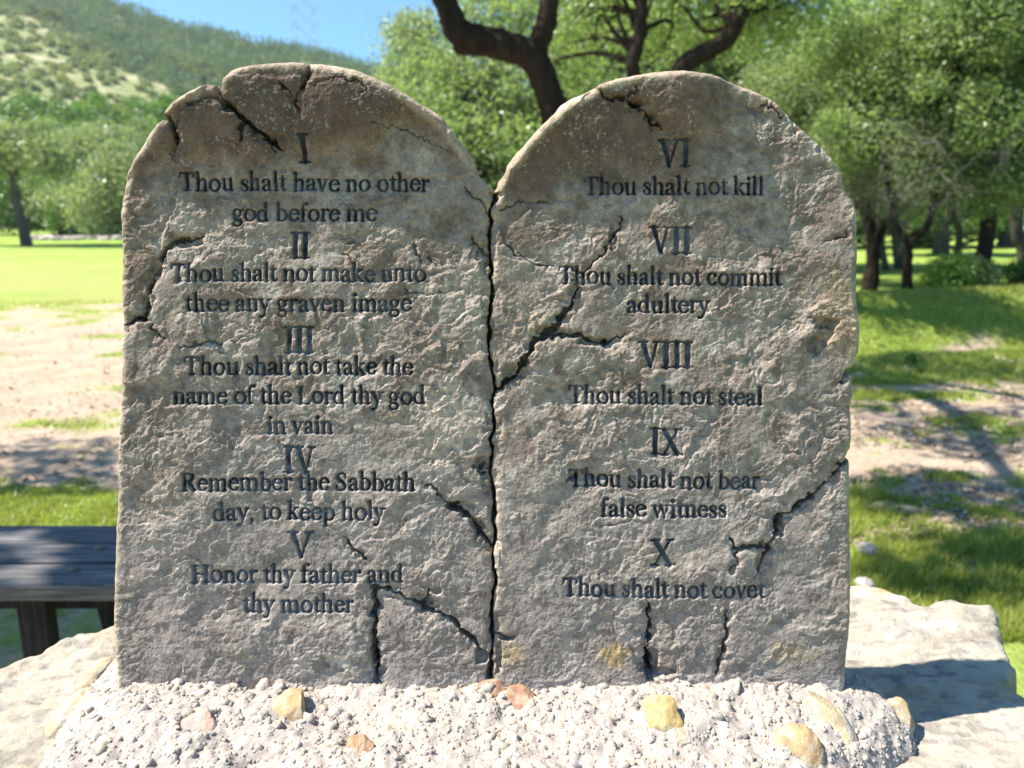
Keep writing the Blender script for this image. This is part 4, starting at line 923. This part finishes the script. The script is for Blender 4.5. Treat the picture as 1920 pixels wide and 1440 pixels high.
# -- oaks on the right, by their trunks
def rt(label, trunk, tw, d, ell, ncl, per, seed, lm=None, leaf=.08, bm=None, extra_tr=(), cr=(.25, .55)):
    P = pp(trunk, d); P[0] = (P[0][0], P[0][1], float(ground_z(P[0][0], P[0][1])) - .05)
    return tree('oak_tree', label, 'tree', [(P, wid(tw, d))] + [(pp(q, d), wid(w2, d)) for q, w2 in extra_tr], [(at(x, y, dd), s) for x, y, dd, s in ell], ncl, int(per * 1.12), leaf * .84, lm or M_leaf, bm or M_bark_g, seed, clump_r=cr)
rt('forked dark oak just right of the right tablet', [(1630, 548), (1637, 480), (1632, 430), (1612, 360), (1600, 280), (1640, 180)], [32, 23, 21, 19, 15, 8], 13.0,
   [(1620, 250, 13.2, (1.7, 1.3, 1.15)), (1560, 120, 13.5, (1.6, 1.2, .8)), (1520, 320, 14.5, (1.0, .8, .8)), (1640, 330, 13, (1.0, .8, .5))], 150, 230, 31, M_leaf_grey, .075, M_bark,
   extra_tr=[([(1636, 470), (1662, 415), (1700, 350), (1740, 260)], [17, 13, 10, 6])])
rt('slim oak whose trunk bends right at a fork, second in the row', [(1700, 560), (1702, 500), (1706, 455), (1738, 425), (1750, 380), (1756, 300), (1730, 200)], [22, 17, 16, 15, 13, 9, 5], 11.6,
   [(1740, 215, 11.8, (1.4, 1.2, .95)), (1690, 70, 12, (1.5, 1.2, .75)), (1800, 330, 12.5, (.9, .6, .35))], 130, 280, 32, bm=M_bark, extra_tr=[([(1706, 460), (1680, 420), (1668, 360), (1650, 280)], [14, 12, 9, 5])])
rt('thin oak with a bowed trunk, third in the row', [(1776, 545), (1786, 505), (1797, 465), (1797, 425), (1782, 390), (1790, 320)], [17, 14, 13, 12, 10, 5], 12.6,
   [(1800, 190, 13.4, (1.3, 1.1, .9)), (1830, 60, 13.6, (1.6, 1.2, .8)), (1800, 320, 13.6, (1.0, .8, .4))], 110, 260, 33)
rt('thick straight dark oak trunk leaning right, nearest the frame edge', [(1832, 556), (1842, 490), (1852, 430), (1856, 380), (1870, 300), (1900, 180)], [34, 29, 27, 25, 20, 10], 11.8,
   [(1900, 210, 11.2, (1.3, 1.1, .9)), (1940, 60, 11, (1.5, 1.1, .8)), (1850, -10, 11.4, (1.4, 1.0, .6)), (1900, 330, 11.4, (.9, .7, .4))], 150, 280, 34, bm=M_bark)
rt('oak cut by the right frame edge behind the thick trunk', [(1925, 525), (1922, 470), (1905, 430), (1915, 370), (1960, 280)], [34, 28, 24, 20, 10], 14.8,
   [(1960, 260, 15, (1.7, 1.3, 1.0)), (1960, 100, 15, (1.8, 1.3, 1.0))], 90, 260, 35)
rt('pale oak farther back between the forked oak and the bent one', [(1688, 528), (1684, 480), (1680, 440), (1660, 370)], [24, 19, 17, 10], 17.5,
   [(1680, 280, 18, (2.2, 1.5, 1.3)), (1600, 150, 18.5, (2.2, 1.5, 1.2))], 100, 240, 36, M_leaf_grey, .10)
rt('small dark oak deep in the grove', [(1662, 520), (1655, 470), (1652, 430), (1640, 370)], [14, 11, 10, 6], 17.0,
   [(1560, 330, 19, (1.6, 1.3, 1.0)), (1460, 230, 18, (1.8, 1.4, 1.2))], 80, 240, 37)
# -- leafy trees filling the view behind the gap and above the right tablet
def bg(label, x, yb, d, ell, ncl, per, seed, lm, leaf):
    b = at(x, yb, d); P = [(b[0], b[1], 0.0), tuple(at(x + 6, (yb + ell[0][1]) / 2, d)), tuple(at(ell[0][0], ell[0][1], d))]
    return tree('oak_tree', label, 'tree', [(P, wid([30, 24, 12], d))], [(at(a, b_, dd), s) for a, b_, dd, s in ell], ncl, per, leaf, lm, M_bark_g, seed, clump_r=(.3, .7))
bg('bright green oak filling the gap between the tablets', 900, 560, 15, [(900, 330, 15, (2.1, 1.4, 1.2)), (830, 230, 15.5, (1.5, 1.3, 1.0)), (960, 210, 15.5, (1.7, 1.3, 1.1)), (880, 140, 16, (1.1, 1, .7)), (905, 20, 16.5, (1.3, 1, .75))], 165, 230, 51, M_leaf, .09)
bg('sunlit oak seen between the two stems behind the right tablet', 1120, 540, 16.5, [(1130, 230, 16.5, (2.2, 1.4, 1.4)), (1080, 60, 17, (2.2, 1.4, 1.2)), (1240, 80, 17, (2.0, 1.4, 1.2))], 150, 220, 52, M_leaf, .10)
bg('oak behind the right shoulder of the right tablet', 1400, 530, 17, [(1400, 200, 17, (2.2, 1.5, 1.3)), (1500, 110, 17, (2.0, 1.4, 1.1)), (1350, 90, 17.5, (1.8, 1.4, 1.0)), (1480, 290, 17, (1.7, 1.3, .9))], 140, 210, 53, M_leaf, .10)
bg('feathery pale oak against the sky left of the big leaning limb', 800, 520, 19, [(800, 90, 19, (.9, .8, .75)), (790, 190, 19, (1.3, 1.0, .9)), (770, 60, 19.5, (.5, .5, .5))], 60, 170, 54, M_leaf_grey, .10)
bg('tall background oak at the far right of the grove', 1760, 505, 24, [(1760, 330, 24, (3.4, 2, 1.5)), (1660, 220, 24, (3, 2, 1.6)), (1850, 200, 24, (3, 2, 1.8))], 130, 240, 55, M_leaf, .14)
bg('dull green oak closing the view behind the grove', 1880, 490, 30, [(1880, 400, 30, (3.6, 2, 1.1)), (1700, 410, 30, (3.6, 2, 1.1)), (1560, 400, 30, (3, 2, 1.1))], 120, 240, 56, M_leaf_dark, .16)
bg('oak behind the left tablet shoulder by the gap', 720, 500, 26, [(760, 260, 26, (2.6, 2, 1.6)), (690, 330, 26, (2.4, 2, 1.4)), (800, 330, 26, (2.4, 2, 1.4))], 100, 220, 57, M_leaf, .14)
# dead hanging twigs
def twigs(x0, x1, y0, y1, d, n, seed, droop, parent):
    r = np.random.default_rng(seed); parts = []
    for _ in range(n):
        a = at(r.uniform(x0, x1), r.uniform(y0, y1), d + r.uniform(-.3, .3)); p = [a]; v = np.array([r.normal() * .5, r.normal() * .3, -droop + r.normal() * .4])
        for _ in range(5): v = v + r.normal(size=3) * .35; p.append(p[-1] + v * .11)
        parts.append(tube(*smooth_path(p, np.linspace(.0032, .0012, 6), 2), 4))
    V, Fq = join(parts); child('dead_twigs', V, Fq, M_twig, parent)
oaks = [o for o in bpy.data.objects if o.name.startswith('oak_tree')]
def find(s): return [o for o in oaks if s in o['label']][0]
twigs(1545, 1745, 270, 400, 12.3, 420, 1, .12, find('forked dark oak'))
twigs(1640, 1800, 230, 380, 11.1, 150, 2, .2, find('second in the row'))
o_ = find('nearest the frame edge'); r9 = np.random.default_rng(3); prt = []
for i in range(26):
    q = np.array([(1935, 190), (1912, 235), (1893, 268), (1876, 295), (1862, 312)], float) + r9.normal(size=(5, 2)) * np.linspace(5, 14, 5)[:, None]
    k = r9.integers(3, 6); P = [at(x, y, 10.6) for x, y in q[:k]]; P[-1] = P[-1] + np.array([0, 0, -.12 * r9.random()]); prt.append(tube(*smooth_path(P, np.linspace(.007, .003, k), 3), 4))
V, Fq = join(prt); child('dead_twigs', V, Fq, M_twig, o_)
# low shrubs by the right-hand trunks
def shrub(name, label, cat, x, y, d, s, ncl, per, leaf, lm, seed, group=None, cr=(.12, .25)):
    b = at(x, y, d); b[2] = float(ground_z(b[0], b[1])); r = np.random.default_rng(seed); root = empty(name, b, label, cat, group)
    cs = []; parts = []
    for _ in range(ncl):
        u = r.normal(size=3); u /= np.linalg.norm(u); c = b + np.array([0, 0, s[2]]) + u * np.array(s) * r.random() ** .4; c[2] = max(c[2], b[2] + .05); cs.append(c)
        parts.append(tube(*smooth_path([b + r.normal(size=3) * .02 * s[0], (b + c) / 2 + r.normal(size=3) * .05 * s[0], c], [.02 * s[2] + .004, .01 * s[2] + .003, .003], 3), 5))
    tv, tf = join(parts); child('stem', tv, tf, M_bark_g, root)
    lv, lf, lt = leaf_cloud(cs, r.uniform(cr[0], cr[1], ncl), per, leaf, seed + 3); child('foliage', lv, lf, lm, root, False, {'tint': lt}); return root
shrub('shrub', 'round dark green shrub at the foot of the thin bowed oak', 'shrub', 1768, 556, 11.3, (.28, .25, .24), 26, 170, .05, M_leaf_dark, 61)
shrub('shrub', 'lighter loose shrub between the bowed oak and the thick trunk', 'shrub', 1812, 553, 11.5, (.34, .3, .33), 26, 150, .055, M_leaf, 62)
shrub('shrub', 'low dark shrub at the right frame edge', 'shrub', 1925, 545, 12, (.35, .3, .3), 20, 150, .06, M_leaf_dark, 63)
shrub('weed', 'small dark leafy weed alone on the bare strip right of the tablet', 'plant', 1712, 712, 6.35, (.06, .05, .045), 10, 40, .03, M_leaf_dark, 64, cr=(.02, .04))

# -- left: lawn-edge trees
def lt_(label, trunk, tw, d, ell, ncl, per, seed, lm, leaf, cr=(.6, 1.1)):
    P = pp(trunk, d); P[0] = (P[0][0], P[0][1], -.1)
    return tree('oak_tree', label, 'tree', [(P, wid(tw, d))], [(at(x, y, dd), s) for x, y, dd, s in ell], ncl, per, leaf, lm, M_bark_g, seed, clump_r=cr, twig=.02)
t_l = lt_('grey-green oak with a leaning bare trunk alone on the left lawn', [(50, 458), (40, 410), (28, 365), (26, 320), (10, 285), (-20, 250)], [22, 16, 15, 14, 10, 5], 31.5,
   [(30, 270, 31.5, (2.0, 1.5, .95)), (-60, 280, 31.5, (2.0, 1.5, 1.0)), (100, 300, 31, (1.2, 1, .7))], 70, 240, 71, M_leaf_grey, .15)
P = pp([(28, 370), (0, 352), (-40, 335)], 31.5)
for i, (lab, x, d, ell, lm) in enumerate([
  ('soft grey-green oak right behind the leaning tree on the left', 160, 44, [(165, 330, 44, (3.4, 2, 2.2)), (210, 280, 45, (2.4, 2, 1.6)), (110, 370, 44, (2.0, 1.6, 1.2))], M_leaf_grey),
  ('dark green oak beside the left tablet at the lawn edge', 215, 40, [(215, 370, 40, (2.2, 2, 1.6)), (260, 330, 40, (2, 1.6, 1.6))], M_leaf_grey),
  ('bright green rounded tree low behind the leaning trunk', 120, 48, [(115, 390, 48, (2.2, 2, 1.5)), (150, 400, 48, (1.6, 1.5, 1.2))], M_leaf_dark),
  ('dark bushy tree at the left frame edge behind the lawn', -20, 46, [(-20, 370, 46, (3, 2, 1.6)), (40, 390, 46, (2, 2, 1.1))], M_leaf_dark),
  ('tall vivid green tree at the foot of the hill', 210, 62, [(225, 235, 62, (4.6, 3, 2.2)), (140, 270, 62, (4, 3, 1.8)), (290, 270, 62, (3, 3, 2))], M_leaf_dark),
  ('vivid green tree below the bare slope on the left', 60, 66, [(60, 230, 66, (5, 3, 2.2)), (-40, 250, 66, (5, 3, 2.4))], M_leaf_dark),
  ('rounded deep green tree half hidden by the left tablet shoulder', 330, 64, [(320, 255, 64, (3.6, 3, 2.6)), (380, 280, 64, (4, 3, 2.6))], M_leaf_dark)]):
    b = at(x, 440, d); P = [(b[0], b[1], -.1), tuple(at(x + 3, 400, d)), tuple(at(ell[0][0], ell[0][1], d))]
    tree('oak_tree', lab, 'tree', [(P, wid([14, 11, 6], d))], [(at(a, b_, dd), s) for a, b_, dd, s in ell], 60, 260, .2 if d < 55 else .26, lm, M_bark_g, 80 + i, clump_r=(.7, 1.4), twig=.02)
shrub('shrub', 'dark low shrub by the pale stones at the lawn edge', 'shrub', 130, 432, 43, (1.6, 1, .8), 24, 150, .16, M_leaf_dark, 91, cr=(.4, .7))
shrub('shrub', 'dark shrub against the left edge of the left tablet', 'shrub', 205, 434, 42, (1.5, 1, 1.0), 24, 150, .16, M_leaf_dark, 92, cr=(.4, .7))
# pale stones along the lawn edge
r5 = np.random.default_rng(8); SV, SF = ico(2); SV = SV * (1 + .07 * r5.normal(size=(len(SV), 1))) * np.array([1, .8, .6]); sm0 = None
for i in range(26):
    p = at(60 + i * 6.6 + r5.uniform(-2, 2), 440 + r5.uniform(-2.5, 2), 38 + r5.uniform(-1, 1)); p[2] = float(ground_z(p[0], p[1])) + .04
    if sm0 is None:
        sm0 = mk('stone', SV, SF, M_rock, False, None, {'tone': np.tile([.46, .40, .35], (len(SV), 1))}); o = sm0
    else: o = sm0.copy(); COL.objects.link(o)
    s = r5.uniform(.12, .3); o.location = tuple(p); o.scale = (s * 1.3, s, s); o.rotation_euler = (0, 0, r5.uniform(0, 6))
    tag(o, 'small pale stone in the row along the far edge of the left lawn', 'stone', 'pale stones edging the lawn')
# loose stones in the near right grass
for px, py, s, lab in [(1626, 1028, .035, 'pale pinkish stone in the grass right of the tablet, the upper one'), (1621, 1096, .035, 'pale stone in the grass touching the far edge of the boulder')]:
    p = flat(px, py, .01); o = sm0.copy(); COL.objects.link(o); o.location = tuple(p); o.scale = (s, s, s); tag(o, lab, 'stone'); o['group'] = 'loose stones in the grass'
p = at(1735, 727, 6.0); p[2] = float(ground_z(p[0], p[1])) + .01
V, Fq = tube(*smooth_path([p + np.array([-.13, .02, .0]), p + np.array([-.03, -.01, .012]), p + np.array([.06, .01, .004]), p + np.array([.16, -.02, .0])], [.010, .014, .012, .005], 4), 7, 3, .3)
tag(mk('fallen_stick', V, Fq, M_bark, True, None, None, loc=p), 'short brown fallen stick on the bare soil right of the tablet', 'stick')

# ------------------------------------------------------------------ hill, tower, pole
RX = [-3200, -900, -300, 0, 90, 180, 250, 330, 420, 500, 550, 620, 690, 900, 1300, 2000, 2900, 4200]; RY = [60, -160, -90, -52, -30, 2, 32, 62, 74, 93, 98, 108, 128, 160, 215, 280, 320, 370]
def ridge_tan(px):
    y = np.interp(px, RX, RY); r = ray(px, y); return r[..., 2] / r[..., 1], r[..., 0] / r[..., 1]
hp = np.linspace(-3200, 4200, 560); rt_, rx_ = ridge_tan(hp)
Q = np.concatenate([np.linspace(0, 1, 130), [1.1, 1.3, 1.8]])
def hill_z(px, q):
    t, _ = ridge_tan(px); D = 62 + q * 150
    prof = np.where(q <= 1, .16 * q + .84 * q ** 1.15 + .0 * q, 1 - (q - 1) * .7)
    top = CAMZ + t * 212
    return D, top * prof
HP, QQ = np.meshgrid(hp, Q); DD, ZZ = hill_z(HP, QQ); SLX = np.tile(rx_, (len(Q), 1))
HX = SLX * DD; HY = DD; ZZ = ZZ + sstep(0, .15, QQ) * sstep(1.3, 1, QQ) * (1.6 * fbm(HX / 26, HY / 26, 951, 4)) - .3 * (QQ == 0)
hi = np.arange(HX.size).reshape(HX.shape); hq = np.stack([hi[:-1, :-1], hi[:-1, 1:], hi[1:, 1:], hi[1:, :-1]], -1).reshape(-1, 4)
def hill_mat():
    m, t, b = mat('scrubby_hillside', .95, .1); c = objco(t)
    k = ramp(t, noise(t, .16, 6, .65, c), [(.32, (.14, .18, .07)), (.5, (.24, .26, .12)), (.7, (.44, .39, .28))])
    k = mix(t, 1.0, k, ramp(t, noise(t, 1.4, 5, .7, c), [(.3, (.6, .62, .55)), (.7, (1.25, 1.22, 1.15))]), 'MULTIPLY')
    t.links.new(k, b.inputs['Base Color']); return m
hill = mk('hillside', np.stack([HX, HY, ZZ], -1).reshape(-1, 3), hq, hill_mat(), True); hill['kind'] = 'structure'
# scrub covering it
r6 = np.random.default_rng(66); nb = 6400
hx = r6.uniform(-500, 1500, nb); q6 = r6.random(nb) ** .8
D6, Z6 = hill_z(hx, q6); rdx = ridge_tan(hx)[1]; X6 = rdx * D6
Z6 = Z6 + sstep(0, .15, q6) * sstep(1.3, 1, q6) * (1.6 * fbm(X6 / 26, D6 / 26, 951, 4))
# how thick the growth is: dense along the ridge and at the foot, open on the middle slope to the left
dens = np.clip(sstep(.62, .92, q6 + .25 * fbm(X6 / 18, D6 / 18, 961, 3) + (hx - 0) / 900.) + sstep(.30, .12, q6) + sstep(350, 650, hx) + .5, 0, 1)
kp = r6.random(nb) < dens; hx, q6, D6, Z6, X6 = [a[kp] for a in (hx, q6, D6, Z6, X6)]
opn = sstep(.2, .3, q6) * sstep(.85, .65, q6 + hx / 900.); rad = r6.uniform(1.0, 2.3, len(X6)) * (.75 + .5 * sstep(.5, 1, q6)) * (1 - .45 * opn); C6 = np.stack([X6, D6, Z6 + rad * .45], -1)
lone = (hx > -30) & (hx < 420) & (q6 > .28) & (q6 < .72)
li = np.where(lone)[0][:60]; mask = np.ones(len(hx), bool); mask[li] = False
lv, lf, lt = leaf_cloud(C6[mask], rad[mask], 70, .62, 97, .7, .5)
lt = np.clip(lt * .55 + np.repeat((opn[mask] * r6.uniform(.1, .75, mask.sum())), 280), 0, 1)
so = mk('hillside_scrub', lv, lf, M_scrub, False, None, {'tint': lt}); tag(so, 'dense grey-green scrub covering the ridge and foot of the hill', 'scrub', None, 'stuff')
uv0 = []
for k in range(4):
    rr = np.random.default_rng(200 + k); n = 16; cs = rr.normal(size=(n, 3)) * np.array([.45, .45, .28]) + np.array([0, 0, .4]); uv0.append(leaf_cloud(cs, np.full(n, .38), 26, .30, 210 + k, .8, .3))
protos = {}
for j, i in enumerate(li):
    key = j % 8
    if key not in protos:
        v, f, t = uv0[key % 4]; o = mk('hillside_shrub', v, f, M_scrub_y if key >= 5 else M_scrub, False, None, {'tint': t}); protos[key] = o
    else: o = protos[key].copy(); COL.objects.link(o)
    o.location = (X6[i], D6[i], Z6[i]); s = rad[i] * r6.uniform(.9, 1.25); o.scale = (s, s, s * .9); o.rotation_euler = (0, 0, r6.uniform(0, 6))
    tag(o, 'yellowish shrub scattered on the bare middle slope of the hill' if key >= 5 else 'grey-green shrub scattered on the bare middle slope of the hill', 'shrub', 'yellowish shrubs on the open slope' if key >= 5 else 'grey-green shrubs on the open slope')
# lattice tower on the ridge
def steel(name, c):
    m, t, b = mat(name, .5, .4); t.links.new(ramp(t, noise(t, 3, 3, .5, objco(t)), [(.3, tuple(x * .9 for x in c)), (.7, c)]), b.inputs['Base Color']); return m
M_steel = steel('pale_galvanised_steel', (.46, .52, .58))
DT = 214.; tb = at(574, 100, DT); wT = 40 / F * DT; parts = []; hT = 46.
cor = [np.array([sx * wT / 2 * .95, sy * wT / 2 * .95, 0]) for sx, sy in ((-1, -1), (1, -1), (1, 1), (-1, 1))]
troot = empty('lattice_tower', (tb[0], DT, tb[2] - 5), 'tall pale steel lattice tower standing on the ridge against the sky', 'tower')
B0 = np.array([tb[0], DT, tb[2] - 5.]); 
for c in cor:
    v, f = tube([B0 + c, B0 + c * .8 + np.array([0, 0, hT])], [.10, .08], 6); child('leg', v, f, M_steel, troot)
for k in range(12):
    z0, z1 = k * hT / 12, (k + 1) * hT / 12; s0, s1 = 1 - .2 * z0 / hT, 1 - .2 * z1 / hT
    for i in range(4):
        a, b = cor[i], cor[(i + 1) % 4]
        for p, q in ((B0 + a * s0 + [0, 0, z0], B0 + b * s1 + [0, 0, z1]), (B0 + b * s0 + [0, 0, z0], B0 + a * s1 + [0, 0, z1]), (B0 + a * s1 + [0, 0, z1], B0 + b * s1 + [0, 0, z1])):
            parts.append(tube([p, q], [.045, .045], 4))
v, f = join(parts); child('bracing', v, f, M_steel, troot)
# dark pole at the foot of the hill
a = at(381, 144, 58); v, f = tube([(a[0], 58, 0), tuple(a)], [.14, .12], 8)
cap = tube([(a[0], 58, a[2]), (a[0], 58, a[2] + .02), (a[0], 58, a[2] + .03)], [.12, .10, .002], 8)
v, f = join([(v, f), cap]); tag(mk('pole', v, f, M_bark_g, True, None, None, loc=(a[0], 58, 0)), 'thin dark wooden pole just above the left shoulder of the left tablet', 'pole')

# ------------------------------------------------------------------ bench
M_bolt = steel('rusty_bolt_steel', (.16, .11, .08))
def bench():
    root = empty('wooden_bench', (-.95, 1.66, 0), 'weathered plank bench in the shade left of the tablets', 'bench')
    zt = .45
    def bx(nm, *a, rotx=0, roty=0):
        V, Q4, T3 = box(*a); c = V.mean(0)
        if rotx or roty:
            W = V - c; W = W @ np.array([[1, 0, 0], [0, math.cos(rotx), math.sin(rotx)], [0, -math.sin(rotx), math.cos(rotx)]])
            W = W @ np.array([[math.cos(roty), 0, -math.sin(roty)], [0, 1, 0], [math.sin(roty), 0, math.cos(roty)]]); V = W + c
        # more cuts along the length would not show; a little waviness does
        return child(nm, V, [Q4, T3], M_wood if nm == 'plank' else M_post, root, False)
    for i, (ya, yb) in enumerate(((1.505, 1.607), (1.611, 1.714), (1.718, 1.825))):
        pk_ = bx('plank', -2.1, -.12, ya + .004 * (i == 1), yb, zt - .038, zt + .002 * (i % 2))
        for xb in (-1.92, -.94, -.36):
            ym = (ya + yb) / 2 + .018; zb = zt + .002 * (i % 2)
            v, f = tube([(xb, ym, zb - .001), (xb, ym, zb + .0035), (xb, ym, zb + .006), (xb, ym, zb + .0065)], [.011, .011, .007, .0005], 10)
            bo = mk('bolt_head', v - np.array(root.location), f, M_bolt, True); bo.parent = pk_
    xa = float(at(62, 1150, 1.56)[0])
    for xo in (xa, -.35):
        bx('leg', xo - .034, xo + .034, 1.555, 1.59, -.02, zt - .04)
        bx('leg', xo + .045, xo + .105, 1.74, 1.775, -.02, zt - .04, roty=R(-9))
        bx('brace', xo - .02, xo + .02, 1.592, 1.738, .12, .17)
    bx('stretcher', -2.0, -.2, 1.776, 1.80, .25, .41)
    return root
bench()

# ------------------------------------------------------------------ the hazy summer air
def haze():
    V = np.array([(x, y, z) for x in (-620, 720) for y in (-60, 420) for z in (-2.5, 118)], float)
    Q = np.array([(0, 1, 3, 2), (4, 6, 7, 5), (0, 4, 5, 1), (2, 3, 7, 6), (0, 2, 6, 4), (1, 5, 7, 3)])
    m = bpy.data.materials.new('air_haze'); m.use_nodes = True; t = m.node_tree; t.nodes.clear(); out = N(t, 'ShaderNodeOutputMaterial')
    v = N(t, 'ShaderNodeVolumePrincipled'); v.inputs['Color'].default_value = (.86, .93, 1, 1); v.inputs['Density'].default_value = .0004; v.inputs['Anisotropy'].default_value = .3
    t.links.new(v.outputs[0], out.inputs['Volume'])
    o = mk('haze', V, Q, m, False); o['kind'] = 'stuff'; o['label'] = 'thin pale haze softening the hill and far trees'; o['category'] = 'haze'
haze()
